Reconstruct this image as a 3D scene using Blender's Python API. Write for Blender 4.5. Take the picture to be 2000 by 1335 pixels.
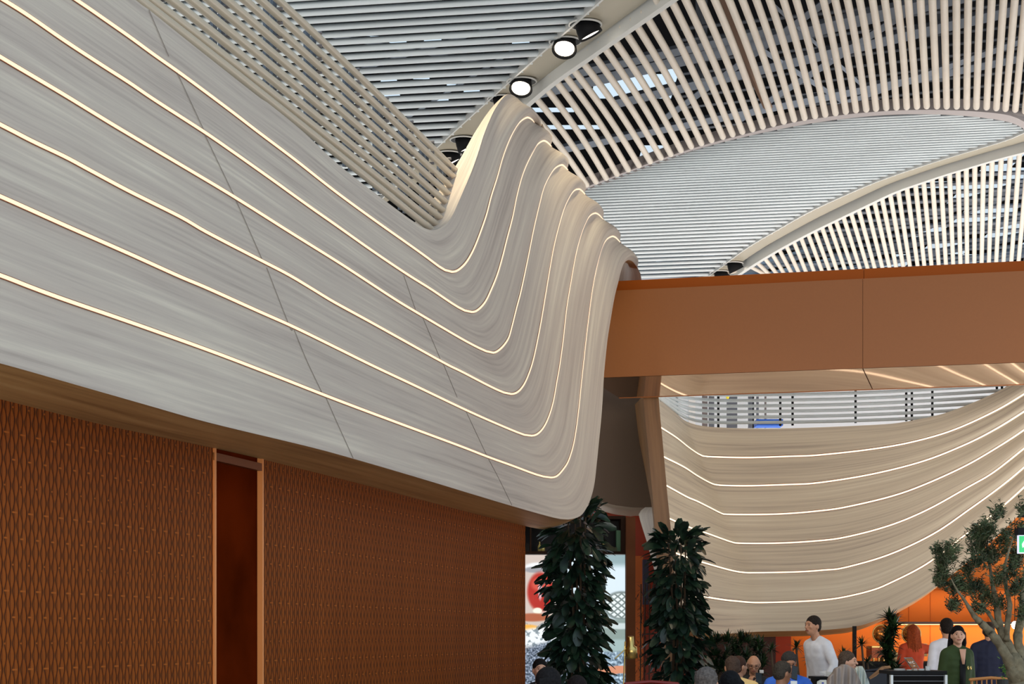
import bpy, bmesh, math, random
import numpy as np
from mathutils import Vector, Matrix, noise
random.seed(7); rng = np.random.default_rng(7)
PI = math.pi
for o in list(bpy.data.objects): bpy.data.objects.remove(o)
scn = bpy.context.scene
C = scn.collection

# ------------------------------------------------------------------ camera
F = 3570.0          # focal length in pixels of the 2000 px wide frame
HY = 1240.0         # horizon row
CZ = 1.55           # eye height
cam = bpy.data.cameras.new('camera'); cam.sensor_width = 36; cam.lens = F*36/2000
cam.shift_y = (HY-667.5)/2000; cam.clip_end = 300
co = bpy.data.objects.new('camera', cam); C.objects.link(co)
co.location = (0, 0, CZ); co.rotation_euler = (PI/2, 0, 0); scn.camera = co
# ------------------------------------------------------------------ world
SKY_TOP = (0.62, 0.82, 1.0); SKY_SIDE = (1.0, 0.97, 0.93)
TOP_S, SIDE_S, LOW_S = 1.5, 0.40, 0.4
w = bpy.data.worlds.new('world'); scn.world = w; w.use_nodes = True
nt = w.node_tree; nt.nodes.clear()
tc = nt.nodes.new('ShaderNodeTexCoord'); sp = nt.nodes.new('ShaderNodeSeparateXYZ')
cr = nt.nodes.new('ShaderNodeValToRGB'); bg = nt.nodes.new('ShaderNodeBackground'); ow = nt.nodes.new('ShaderNodeOutputWorld')
mr = nt.nodes.new('ShaderNodeMapRange'); mr.inputs[1].default_value = -1; mr.inputs[2].default_value = 1
nt.links.new(tc.outputs['Generated'], sp.inputs[0]); nt.links.new(sp.outputs[2], mr.inputs[0])
nt.links.new(mr.outputs[0], cr.inputs[0]); nt.links.new(cr.outputs[0], bg.inputs[0]); nt.links.new(bg.outputs[0], ow.inputs[0])
e = cr.color_ramp.elements
e[0].position = 0.0; e[0].color = (*[c*LOW_S for c in SKY_SIDE], 1)
e[1].position = 0.75; e[1].color = (*[c*TOP_S for c in SKY_TOP], 1)
n_ = e.new(0.5); n_.color = (*[c*SIDE_S for c in SKY_SIDE], 1)
bg.inputs[1].default_value = 1.0
# added unseen fill lamps: one behind the viewer, others facing up from the floor
for nm_, loc_, rot_, size_, en_ in (('hall_fill_light', (1, -36, 1.5), (math.radians(100), 0, 0), (40, 8), 8500),
                             ('floor_fill_light', (15, 34, .15), (PI, 0, 0), (14, 32), 3900), ('floor_fill_light', (3, 4, .15), (PI, 0, 0), (10, 10), 110),
                             ('floor_fill_light', (9, 41.3, .15), (PI, 0, 0), (24, 9), 1500), ('floor_fill_light', (-10, 30, .15), (PI, 0, 0), (12, 26), 1300)):
    l_ = bpy.data.lights.new(nm_, 'AREA'); l_.shape = 'RECTANGLE'; l_.size, l_.size_y = size_; l_.energy = en_; l_.color = (1, .96, .90)
    o_ = bpy.data.objects.new(nm_, l_); C.objects.link(o_); o_.location = loc_; o_.rotation_euler = rot_
vs = scn.view_settings
scn.display_settings.display_device = 'sRGB'
vs.view_transform = 'Standard'; vs.look = 'None'; vs.exposure = 0.0; vs.gamma = 1; vs.use_curve_mapping = False

# ------------------------------------------------------------------ helpers
def P(px, py, Y): return np.array([(px-1000)/F*Y, Y, CZ+(HY-py)/F*Y])
def PH(px, py, H): return P(px, py, H*F/(HY-py))          # on the level H metres above the eye
WD = np.array([.252, .968, 0]); WN = np.array([-.968, .252, 0])   # left frontage: direction, and away from the hall
def YW(px, c): return c/(WN[0]*(px-1000)/F+WN[1])          # depth of the plane n.p = c
CP, CC = 4.95, 5.68                                       # fascia plane, copper wall plane
def lin(c): return tuple((x/12.92 if x <= .04045 else ((x+.055)/1.055)**2.4) for x in c)
def hx(r, g, b): return lin((r/255, g/255, b/255))

def smooth(o, on=True):
    for p in o.data.polygons: p.use_smooth = on
def mesh_obj(name, verts, faces, mat=None, parent=None, sm=False, uv=None):
    me = bpy.data.meshes.new(name); me.from_pydata([tuple(map(float, v)) for v in verts], [], [tuple(f) for f in faces])
    me.validate()
    if uv is not None and len(uv) == len(verts):
        l = me.uv_layers.new(name='uv')
        for lp in me.loops: l.data[lp.index].uv = uv[lp.vertex_index]
    if mat is not None: me.materials.append(mat)
    o = bpy.data.objects.new(name, me); C.objects.link(o)
    if sm: smooth(o)
    if parent is not None: o.parent = parent; o.matrix_parent_inverse = parent.matrix_world.inverted() if parent.type != 'EMPTY' else Matrix.Translation(-Vector(parent.location))
    return o
def tag(o, label=None, cat=None, group=None, kind=None):
    if label: o['label'] = label
    if cat: o['category'] = cat
    if group: o['group'] = group
    if kind: o['kind'] = kind
    return o
def thing(name, loc, label, cat, group=None, kind=None):
    o = bpy.data.objects.new(name, None); C.objects.link(o); o.location = tuple(map(float, loc)); o.empty_display_size = .1
    return tag(o, label, cat, group, kind)

class MB:
    def __init__(s): s.v = []; s.f = []; s.uv = []
    def add(s, v, f, uv=None):
        n = len(s.v); s.v += [tuple(map(float, x)) for x in v]; s.f += [tuple(i+n for i in q) for q in f]
        s.uv += list(uv) if uv is not None else [(0, 0)]*len(v)
    def box(s, a, b):
        x0, y0, z0 = a; x1, y1, z1 = b
        s.add([(x0,y0,z0),(x1,y0,z0),(x1,y1,z0),(x0,y1,z0),(x0,y0,z1),(x1,y0,z1),(x1,y1,z1),(x0,y1,z1)],
              [(0,3,2,1),(4,5,6,7),(0,1,5,4),(1,2,6,5),(2,3,7,6),(3,0,4,7)])
    def tube(s, pts, r, n=8, cap=True, round_=False):
        pts = [np.array(p, float) for p in pts]; rs = list(r) if hasattr(r, '__len__') else [r]*len(pts)
        if round_:
            a, b = pts[0]-pts[1], pts[-1]-pts[-2]; a /= np.linalg.norm(a); b /= np.linalg.norm(b)
            pre, pr, po, pq = [], [], [], []
            for t in (80, 50, 25):
                t = math.radians(t); pre.append(pts[0]+a*rs[0]*math.sin(t)); pr.append(rs[0]*math.cos(t))
                po.insert(0, pts[-1]+b*rs[-1]*math.sin(t)); pq.insert(0, rs[-1]*math.cos(t))
            pts = pre+pts+po; rs = pr+rs+pq
        T = [pts[min(i+1, len(pts)-1)]-pts[max(i-1, 0)] for i in range(len(pts))]
        T = [t/np.linalg.norm(t) for t in T]
        up = np.array([0, 0, 1.]) if abs(T[0][2]) < .9 else np.array([1., 0, 0])
        u = np.cross(T[0], up); u /= np.linalg.norm(u); V = []; m = len(s.v)
        for p, t, q in zip(pts, T, rs):
            u = u-t*np.dot(u, t); u /= np.linalg.norm(u); w_ = np.cross(t, u)
            for k in range(n):
                a = 2*PI*k/n; V.append(p+(u*math.cos(a)+w_*math.sin(a))*q)
        Fc = []
        for i in range(len(pts)-1):
            for k in range(n): Fc.append((i*n+k, i*n+(k+1) % n, (i+1)*n+(k+1) % n, (i+1)*n+k))
        if cap: Fc.append(tuple(range(n))[::-1]); Fc.append(tuple((len(pts)-1)*n+k for k in range(n)))
        s.add(V, Fc)
    def lathe(s, prof, c=(0, 0, 0), n=24, M=None):
        V = []
        for r, z in prof:
            for k in range(n):
                a = 2*PI*k/n; V.append((r*math.cos(a), r*math.sin(a), z))
        if M is not None: V = [tuple(M @ Vector(v)) for v in V]
        V = [(v[0]+c[0], v[1]+c[1], v[2]+c[2]) for v in V]
        Fc = [(i*n+k, i*n+(k+1) % n, (i+1)*n+(k+1) % n, (i+1)*n+k) for i in range(len(prof)-1) for k in range(n)]
        Fc.append(tuple(range(n))[::-1]); Fc.append(tuple((len(prof)-1)*n+k for k in range(n)))
        s.add(V, Fc)
    def ell(s, c, r, n=12, m=8, R=None):
        V = []; 
        for i in range(m+1):
            t = PI*i/m
            for k in range(n):
                a = 2*PI*k/n; v = Vector((r[0]*math.sin(t)*math.cos(a), r[1]*math.sin(t)*math.sin(a), r[2]*math.cos(t)))
                if R is not None: v = R @ v
                V.append((v[0]+c[0], v[1]+c[1], v[2]+c[2]))
        s.add(V, [(i*n+k, (i+1)*n+k, (i+1)*n+(k+1) % n, i*n+(k+1) % n) for i in range(m) for k in range(n)])
    def slab(s, A, B, dz):
        "band between polylines A and B with thickness dz"
        n = len(A); V = list(A)+list(B)+[np.array(p)+[0, 0, dz] for p in A]+[np.array(p)+[0, 0, dz] for p in B]; Fc = []
        for i in range(n-1):
            Fc += [(i, i+1, n+i+1, n+i), (2*n+i, 3*n+i, 3*n+i+1, 2*n+i+1), (i, 2*n+i, 2*n+i+1, i+1), (n+i, n+i+1, 3*n+i+1, 3*n+i)]
        Fc += [(0, n, 3*n, 2*n), (n-1, 3*n-1, 4*n-1, 2*n-1)]
        s.add(V, Fc)
    def prism(s, poly, ex):
        n = len(poly); V = [np.array(p, float) for p in poly]+[np.array(p, float)+ex for p in poly]
        s.add(V, [tuple(range(n)), tuple(range(2*n-1, n-1, -1))]+[(i, n+i, n+(i+1) % n, (i+1) % n) for i in range(n)])
    def build(s, name, mat, parent=None, sm=False, uv=False):
        return mesh_obj(name, s.v, s.f, mat, parent, sm, s.uv if uv else None)

# ------------------------------------------------------------------ materials
def newmat(name):
    m = bpy.data.materials.new(name); m.use_nodes = True; return m, m.node_tree, m.node_tree.nodes['Principled BSDF']
def mat(name, col, rough=.6, metal=0., emit=0., ecol=None, noise_=0., nscale=8., bump=0., spec=.5):
    m, t, b = newmat(name)
    b.inputs['Base Color'].default_value = (*col, 1); b.inputs['Roughness'].default_value = rough; b.inputs['Metallic'].default_value = metal
    b.inputs['Specular IOR Level'].default_value = spec
    if emit: b.inputs['Emission Color'].default_value = (*(ecol or col), 1); b.inputs['Emission Strength'].default_value = emit
    if noise_ or bump:
        tcn = t.nodes.new('ShaderNodeTexCoord'); nz = t.nodes.new('ShaderNodeTexNoise'); nz.inputs['Scale'].default_value = nscale; nz.inputs['Detail'].default_value = 4
        t.links.new(tcn.outputs['Object'], nz.inputs['Vector'])
        if noise_:
            hs = t.nodes.new('ShaderNodeHueSaturation'); mp = t.nodes.new('ShaderNodeMapRange')
            mp.inputs[1].default_value = .3; mp.inputs[2].default_value = .7; mp.inputs[3].default_value = 1-noise_; mp.inputs[4].default_value = 1+noise_
            t.links.new(nz.outputs[0], mp.inputs[0]); t.links.new(mp.outputs[0], hs.inputs['Value']); hs.inputs['Color'].default_value = (*col, 1)
            t.links.new(hs.outputs[0], b.inputs['Base Color'])
        if bump:
            bp = t.nodes.new('ShaderNodeBump'); bp.inputs['Strength'].default_value = bump; bp.inputs['Distance'].default_value = .02
            t.links.new(nz.outputs[0], bp.inputs['Height']); t.links.new(bp.outputs[0], b.inputs['Normal'])
    return m
def woodmat(name, stops, su=.5, sv=14., rough=.55, planks=0.):
    "streaks running along u of the uv map (metres)"
    m, t, b = newmat(name); N = t.nodes.new; L = t.links.new
    uvn = N('ShaderNodeUVMap'); mp = N('ShaderNodeMapping'); mp.inputs['Scale'].default_value = (su, sv, 1)
    nz = N('ShaderNodeTexNoise'); nz.inputs['Scale'].default_value = 1; nz.inputs['Detail'].default_value = 5; nz.inputs['Roughness'].default_value = .6
    mp2 = N('ShaderNodeMapping'); mp2.inputs['Scale'].default_value = (su*.35, sv*.22, 1); nz2 = N('ShaderNodeTexNoise'); nz2.inputs['Scale'].default_value = 1; nz2.inputs['Detail'].default_value = 3
    mx = N('ShaderNodeMix'); mx.data_type = 'FLOAT'; mx.inputs[0].default_value = .42
    r = N('ShaderNodeValToRGB'); r.color_ramp.elements[0].position = stops[0][0]; r.color_ramp.elements[0].color = (*stops[0][1], 1)
    r.color_ramp.elements[1].position = stops[-1][0]; r.color_ramp.elements[1].color = (*stops[-1][1], 1)
    for p, c in stops[1:-1]: q = r.color_ramp.elements.new(p); q.color = (*c, 1)
    L(uvn.outputs[0], mp.inputs[0]); L(uvn.outputs[0], mp2.inputs[0]); L(mp.outputs[0], nz.inputs['Vector']); L(mp2.outputs[0], nz2.inputs['Vector'])
    L(nz.outputs[0], mx.inputs[2]); L(nz2.outputs[0], mx.inputs[3]); L(mx.outputs[0], r.inputs[0]); L(r.outputs[0], b.inputs['Base Color'])
    b.inputs['Roughness'].default_value = rough
    return m

M_fascia = woodmat('whitewashed_timber', [(.3, hx(158, 144, 134)), (.46, hx(190, 176, 164)), (.54, hx(198, 185, 171)), (.68, hx(220, 208, 190))], su=.5, sv=17)
M_far = woodmat('whitewashed_timber_warm', [(.34, hx(160, 144, 130)), (.47, hx(198, 182, 160)), (.55, hx(206, 191, 168)), (.7, hx(222, 210, 188))], su=.3, sv=20)
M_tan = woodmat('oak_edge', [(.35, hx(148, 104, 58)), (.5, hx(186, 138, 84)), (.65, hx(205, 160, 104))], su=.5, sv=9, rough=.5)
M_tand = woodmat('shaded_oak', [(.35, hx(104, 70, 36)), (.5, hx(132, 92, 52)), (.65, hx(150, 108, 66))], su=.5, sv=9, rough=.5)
M_led = mat('warm_led', (.1, .08, .06), emit=1.35, ecol=(1, .70, .48))
M_ledfar = mat('warm_led_far', (1, .8, .6), emit=1.08, ecol=(1, .86, .62))
M_groove = mat('copper_groove', hx(120, 66, 34), .4, .6)
M_seam = mat('shadow_gap', hx(138, 126, 116), .8)
M_tube = mat('cream_tube', hx(228, 218, 204), .38, noise_=.05, nscale=1.5)
M_slat = mat('pale_slat', hx(224, 233, 237), .42, noise_=.04, nscale=1.2)
M_beige = mat('beige_tube', hx(200, 184, 162), .35)
M_rail = mat('satin_rail', hx(215, 215, 212), .4)
M_chan = mat('champagne_channel', hx(176, 168, 150), .35, .15)
M_darkrail = mat('dark_rail', hx(110, 104, 104), .6)
M_black = mat('matt_black', hx(20, 20, 22), .6, spec=.15)
M_blackg = mat('gloss_black', hx(12, 12, 14), .15)
M_deck = mat('roof_deck', hx(9, 10, 14), .95, spec=.1)
M_steel = mat('painted_steel', hx(150, 160, 176), .5)
M_steeld = mat('galvanised_steel', hx(96, 102, 112), .5)
M_lamp = mat('lamp_glow', (1, .9, .75), emit=8, ecol=(1, .86, .66))
M_orange = mat('orange_lacquer', hx(162, 95, 38), .45, noise_=.02, nscale=30)
M_orange2 = mat('deep_orange_lacquer', hx(184, 90, 10), .5, spec=.2)
M_mirror = mat('polished_copper', hx(226, 184, 150), .035, 1.)
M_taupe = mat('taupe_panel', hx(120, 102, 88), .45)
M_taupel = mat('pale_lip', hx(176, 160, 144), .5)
M_pot = mat('grey_pot', hx(60, 60, 60), .6)
M_silver = mat('brushed_metal', hx(190, 188, 182), .3, .9)
M_brass = mat('brass', hx(188, 160, 98), .28, 1.)
M_white = mat('white_paint', hx(226, 228, 228), .55)
M_wallwhite = mat('pale_wall', hx(206, 214, 222), .6)
M_barwall = mat('bar_orange', hx(222, 120, 48), .6, spec=.15)
M_darkred = mat('dark_red_lacquer', hx(150, 44, 8), .4)

# ------------------------------------------------------------------ curves
def catmull(pts, n_per=6):
    p = [np.array(q, float) for q in pts]; p = [2*p[0]-p[1]]+p+[2*p[-1]-p[-2]]; out = []
    for i in range(1, len(p)-2):
        for k in range(n_per):
            t = k/n_per; a, b, c, d = p[i-1], p[i], p[i+1], p[i+2]
            out.append(.5*((2*b)+(-a+c)*t+(2*a-5*b+4*c-d)*t*t+(-a+3*b-3*c+d)*t**3))
    out.append(p[-2]); return np.array(out)
def resample(poly, n):
    poly = np.array(poly, float); d = np.r_[0, np.cumsum(np.linalg.norm(np.diff(poly, axis=0), axis=1))]
    t = np.linspace(0, d[-1], n); return np.stack([np.interp(t, d, poly[:, k]) for k in range(poly.shape[1])], 1)
def landmark_curve(pts, marks, counts):
    "pts polyline, marks = point indices, counts = samples per section"
    out = []
    for (a, b), n in zip(zip(marks[:-1], marks[1:]), counts):
        lo, hi = max(a-1, 0), min(b+2, len(pts)); seg = catmull(pts, 6)[a*6:b*6+1]
        r = resample(seg, n+1); out.append(r if not len(out) else r[1:])
    return np.vstack(out)
def yat(line, x):
    l = np.array(line, float); return float(np.interp(x, l[:, 0], l[:, 1]))

# ================================================================== LEFT FASCIA
T0 = [(-150,-330),(60,-165),(265,0),(291,19),(362,76),(500,185),(522,200),(592,257),(662,322),(750,390),(800,427),(825,443),(842,449.5),(858,446),(874,434),(886,416),(893,400),(918,342),(932,304),(946,260),(964,218),(980,194),(993,183.5),(1006,188),(1020,200),(1034,213),(1044,229),(1050,244)]
L1 = [(-150,-195),(0,-98),(147.5,0),(200,36),(250,71),(300,107.5),(342,137),(375,161),(450,217),(500,255.5),(575,312),(650,371),(725,426),(800,479),(832,502),(856,520),(870,528),(881,530.5),(892,528),(906,516),(918,498),(930,472),(948,422),(958,384),(970,346),(980,310),(990,282),(1002,256),(1014,238),(1027,229),(1036,232),(1044,240)]
L2 = [(-150,-92),(5,0),(60,35),(125,80),(200,129),(250,161),(300,195),(397,257.5),(450,294),(525,347),(600,401),(650,436),(725,489),(792,534),(840,564),(880,591),(904,605),(920,609),(932,605),(946,590),(957,568),(970,536),(980,502),(988,470),(1000,424),(1008,384),(1018,346),(1028,320),(1040,296),(1048,282),(1059,274.5),(1067,277),(1076,286)]
L3 = [(-150,22),(0,112),(60,147.5),(125,186),(200,232),(250,262),(372,334),(457,385),(560,450),(650,506),(692,533),(770,584),(825,617),(900,661),(936,680),(950,686),(962,688.5),(971,685),(982,675),(992,660),(998,640),(1008,600),(1016,570),(1028,514),(1034,484),(1042,444),(1054,393),(1062,364),(1074,340),(1084,327),(1095,321.5),(1101,324.5),(1108,332)]
L4 = [(-150,168),(0,244),(60,275),(125,306),(177,334),(250,373),(350,423),(400,452),(500,504),(560,535),(612,566),(650,589),(725,630),(862,706),(900,725),(950,751),(980,765),(997,769),(1010,765),(1022,751),(1032,729),(1040,704),(1048,668),(1056,626),(1064,578),(1074,518),(1082,476),(1092,436),(1102,404),(1112,383),(1121,371),(1129,368.5),(1135,372),(1142,380)]
L5 = [(-150,320),(0,384),(125,440),(250,495),(350,540),(400,561),(500,606),(572,638),(650,676),(725,713),(810,753),(900,796),(960,823),(1018,847),(1037,850.5),(1050,846),(1062,832),(1072,810),(1080,782),(1086,748),(1092,714),(1099,663),(1106,600),(1116,540),(1124,496),(1134,458),(1144,432),(1152,420),(1161,415.5),(1169,419.5),(1178,430)]
L6 = [(-150,484),(0,538),(57,560),(125,585),(250,628),(400,681.5),(525,729),(650,778),(775,825),(900,871.5),(950,891),(1000,909),(1040,924),(1060,930),(1075,932),(1087,929),(1099,916),(1109,900),(1118,872),(1124,840),(1130,792),(1134,752),(1139,706),(1144,660),(1150,610),(1156,566),(1164,524),(1174,486),(1183,468),(1194,461),(1202,464),(1211,474)]
B0 = [(-150,671),(0,709),(124,744),(285,790),(409,825),(600,871),(689,895),(809,930),(918,963),(998,987),(1065,1006),(1092,1012.5),(1110,1014),(1132,1008),(1144,994),(1154,972),(1161,944),(1166,900),(1170,860),(1174,820),(1177,780),(1179.5,734),(1183,696),(1187,660),(1194,616),(1200,580),(1206,554),(1211,531),(1217,516),(1226,508),(1236,511),(1246,524)]
def near(c, x, y): return min(range(len(c)), key=lambda i: (c[i][0]-x)**2+(c[i][1]-y)**2)
KEY = [(T0,(842,449.5),(993,183.5)),(L1,(881,530.5),(1027,229)),(L2,(920,609),(1059,274.5)),(L3,(962,688.5),(1095,321.5)),(L4,(997,769),(1129,368.5)),(L5,(1037,850.5),(1161,415.5)),(L6,(1075,932),(1194,461)),(B0,(1110,1014),(1226,508))]
NU = (90, 90, 14); NT = sum(NU)+1
def extra(t):   # recession behind the front plane: t=0 valley, 1 crest, 2 last visible point
    return 0 if t < .55 else .30*(t-.55)**2
def lift(curve, c0=CP):
    n0, n1, n2 = NU; out = []
    for i, (px, py) in enumerate(curve):
        t = 0 if i <= n0 else ((i-n0)/n1 if i <= n0+n1 else 1+(i-n0-n1)/n2)
        out.append(P(px, py, YW(px, c0)+extra(t)))
    a = out[-1]; b = a-out[-4]; b = b/np.linalg.norm(b)           # roll over the crest and away
    for k, (dx, dy, dz) in enumerate([(.05, .16, -.05), (.09, .42, -.14), (.09, .8, -.32), (.05, 1.1, -.55), (.0, 1.35, -.8), (-.02, 1.5, -1.0)]):
        out.append(a+np.array([dx, dy, dz]))
    return np.array(out)
crv = [lift(landmark_curve(c, [0, near(c, *v), near(c, *a), len(c)-1], NU)) for c, v, a in KEY]
NR = crv[0].shape[0]
tt = np.array([0 if i <= NU[0] else (i-NU[0])/NU[1] for i in range(NR)])
fas = thing('wavy_timber_fascia', P(300, 760, 11)*[1, 1, 0]+[0, 0, 3], 'huge whitewashed timber fascia curling down above the copper wall and up over the orange beam', 'fascia')
NV = 12; rows = []; vv = []
for b in range(7):
    for k in range(NV+(b == 6)):
        f = k/NV; rows.append((b, f)); vv.append(b*.62+f*.62)
G = np.zeros((len(rows), NR, 3))
for r, (b, f) in enumerate(rows): G[r] = crv[b]*(1-f)+crv[b+1]*f
# normals then the pillow-shaped swelling of each band near the crest
def grid_normals(G):
    du = np.gradient(G, axis=1); dv = np.gradient(G, axis=0); n = np.cross(du, dv); n /= np.linalg.norm(n, axis=2)[..., None]+1e-9; return n
Nn = grid_normals(G)
if Nn[10, 20, 1] > 0: Nn = -Nn
for r, (b, f) in enumerate(rows):
    ramp = np.clip((tt-.35)/.6, 0, 1)**1.5
    prof = math.sin(PI*f**1.9)
    G[r] += Nn[r]*(prof*.085*ramp*(1 if b < 7 else 0))[:, None]
Nn = grid_normals(G)
if Nn[10, 20, 1] > 0: Nn = -Nn
ulen = np.r_[0, np.cumsum(np.linalg.norm(np.diff(G[len(rows)//2], axis=0), axis=1))]
V = G.reshape(-1, 3); R_ = len(rows)
Fq = [(r*NR+i, r*NR+i+1, (r+1)*NR+i+1, (r+1)*NR+i) for r in range(R_-1) for i in range(NR-1)]
uv = [(ulen[i], vv[r]) for r in range(R_) for i in range(NR)]
mesh_obj('front_skin', V, Fq, M_fascia, fas, True, uv)
def ribbon(pts, nrm, wid, off, name, m, parent, thick=.006):
    t = np.gradient(pts, axis=0); t /= np.linalg.norm(t, axis=1)[:, None]+1e-9
    s = np.cross(t, nrm); s /= np.linalg.norm(s, axis=1)[:, None]+1e-9; mb = MB(); n = len(pts); VV = []
    for o_, a in ((off, 1), (off, -1), (off-thick, -1), (off-thick, 1)): VV += list(pts+nrm*o_+s*wid/2*a)
    FF = [(k*n+i, ((k+1) % 4)*n+i, ((k+1) % 4)*n+i+1, k*n+i+1) for k in range(4) for i in range(n-1)]
    FF += [(0, n, 2*n, 3*n), (n-1, 4*n-1, 3*n-1, 2*n-1)]
    return mesh_obj(name, VV, FF, m, parent)
for b in range(1, 7):
    r = b*NV; e_ = NU[0]+NU[1]+NU[2]+2
    st = ribbon(G[r][:e_], Nn[r][:e_], .020, .010, 'light_strip', M_led, fas)
    ribbon(G[r][:e_], Nn[r][:e_], .030, .005, 'groove_trim', M_groove, st)
# returns: underside along the bottom edge, and the top edge of the valley
def ret(idx, ef, name, m, dirn=1):
    base = G[idx]; A = []
    for k, q in enumerate((0, .03, .5, 1)):
        A.append([base[i]+ef(i)*q for i in range(NR)])
    A = np.array(A); v = A.reshape(-1, 3); fq = [(r*NR+i, r*NR+i+1, (r+1)*NR+i+1, (r+1)*NR+i) for r in range(3) for i in range(NR-1)]
    uvs = [(ulen[i], 20+q*.7) for q in (0, .03, .5, 1) for i in range(NR)]
    return mesh_obj(name, v, fq, m, fas, True, uvs)
n0, n1, n2 = NU
def e_bot(i):
    t = 0 if i <= n0*.85 else (1 if i <= n0+8 else max(0, 1-(i-n0-8)/(n1*.8)))
    if i <= n0: t = max(0, min(1, (i-n0*.5)/(n0*.5)))**1.5
    return WN*.73+WD*2.0*t
def e_top(i):
    if i <= n0-6: th = .42
    elif i <= n0+n1: th = .42*max(0, 1-(i-n0+6)/(n1+6))**1.1+.01
    else: th = .01
    return WN*th
ret(R_-1, e_bot, 'oak_soffit', M_tan); ret(0, e_top, 'top_return', M_fascia)
# panel joints
def seam(pts, name='panel_joint'):
    for s_ in pts:
        q = resample(catmull(s_, 6), 30)
        p3 = np.array([P(x, y, YW(x, CP)-.012) for x, y in q]); nn = np.tile(-WN, (30, 1))
        ribbon(p3, nn, .0045, .001, name, M_seam, fas, .002)
seam([[(291,19),(330,110)],[(345,139),(399,255)],[(400,262),(458,383)],[(461,390),(513,508)],[(521,522),(566,637),(572,640)],[(575,644),(600,705),(630,768)],[(637,776),(660,828),(690,894)],
      [(789,538),(812,605)],[(826,620),(860,700)],[(866,710),(893,775)],[(911,804),(951,889)],[(953,893),(975,935),(1000,986)]])

# ---- railing of round tubes behind the valley
rt = [((292,18),(844,449)),((292,0),(855,440)),((330,0),(861,426)),((369,0),(870,415)),((404,0),(877,400)),((439,0),(884,386)),((474,0),(889,372)),((505,0),(896,355)),((540,0),(899,342))]
rl = thing('tube_balustrade', P(600, 300, 14), 'slanting beige balustrade of nine round tubes rising behind the timber fascia', 'balustrade')
for k, (a, b) in enumerate(rt):
    a = np.array(a, float); b = np.array(b, float); d_ = (a-b); a = a+d_*.35
    pts = []
    for t in np.linspace(0, 1, 14):
        q = a*(1-t)+b*t; q[1] -= 5*math.sin(PI*t)
        pts.append(P(q[0], q[1], YW(q[0], CP+.09+.012*k)))
    mb = MB(); mb.tube(pts, .031, 12, round_=True); mb.build('tube', M_beige, rl, True)
for x in (200, 300, 425, 527, 605, 680, 738, 787, 828, 862):
    c = CP+.26; Y = YW(x, c)
    y0 = yat([(0,-220),(292,18),(844,449),(870,460)], x); y1 = yat([(100,-400),(540,0),(899,342)], x)
    a = P(x, y0+8, Y); b = P(x, y1+4, Y); b[:2] = a[:2]; mb = MB()
    for o_ in (-.07, .07):
        q = WD*o_; mb.tube([a+q, b+q], .026, 4)
    mb.build('post', M_steeld, rl)
    for j in range(9):
        mb = MB(); t = j/8; p_ = a*(1-t)+b*t; mb.tube([p_-WN*.02, p_-WN*.10], .014, 6); mb.build('bracket', M_darkrail, rl)

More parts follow.
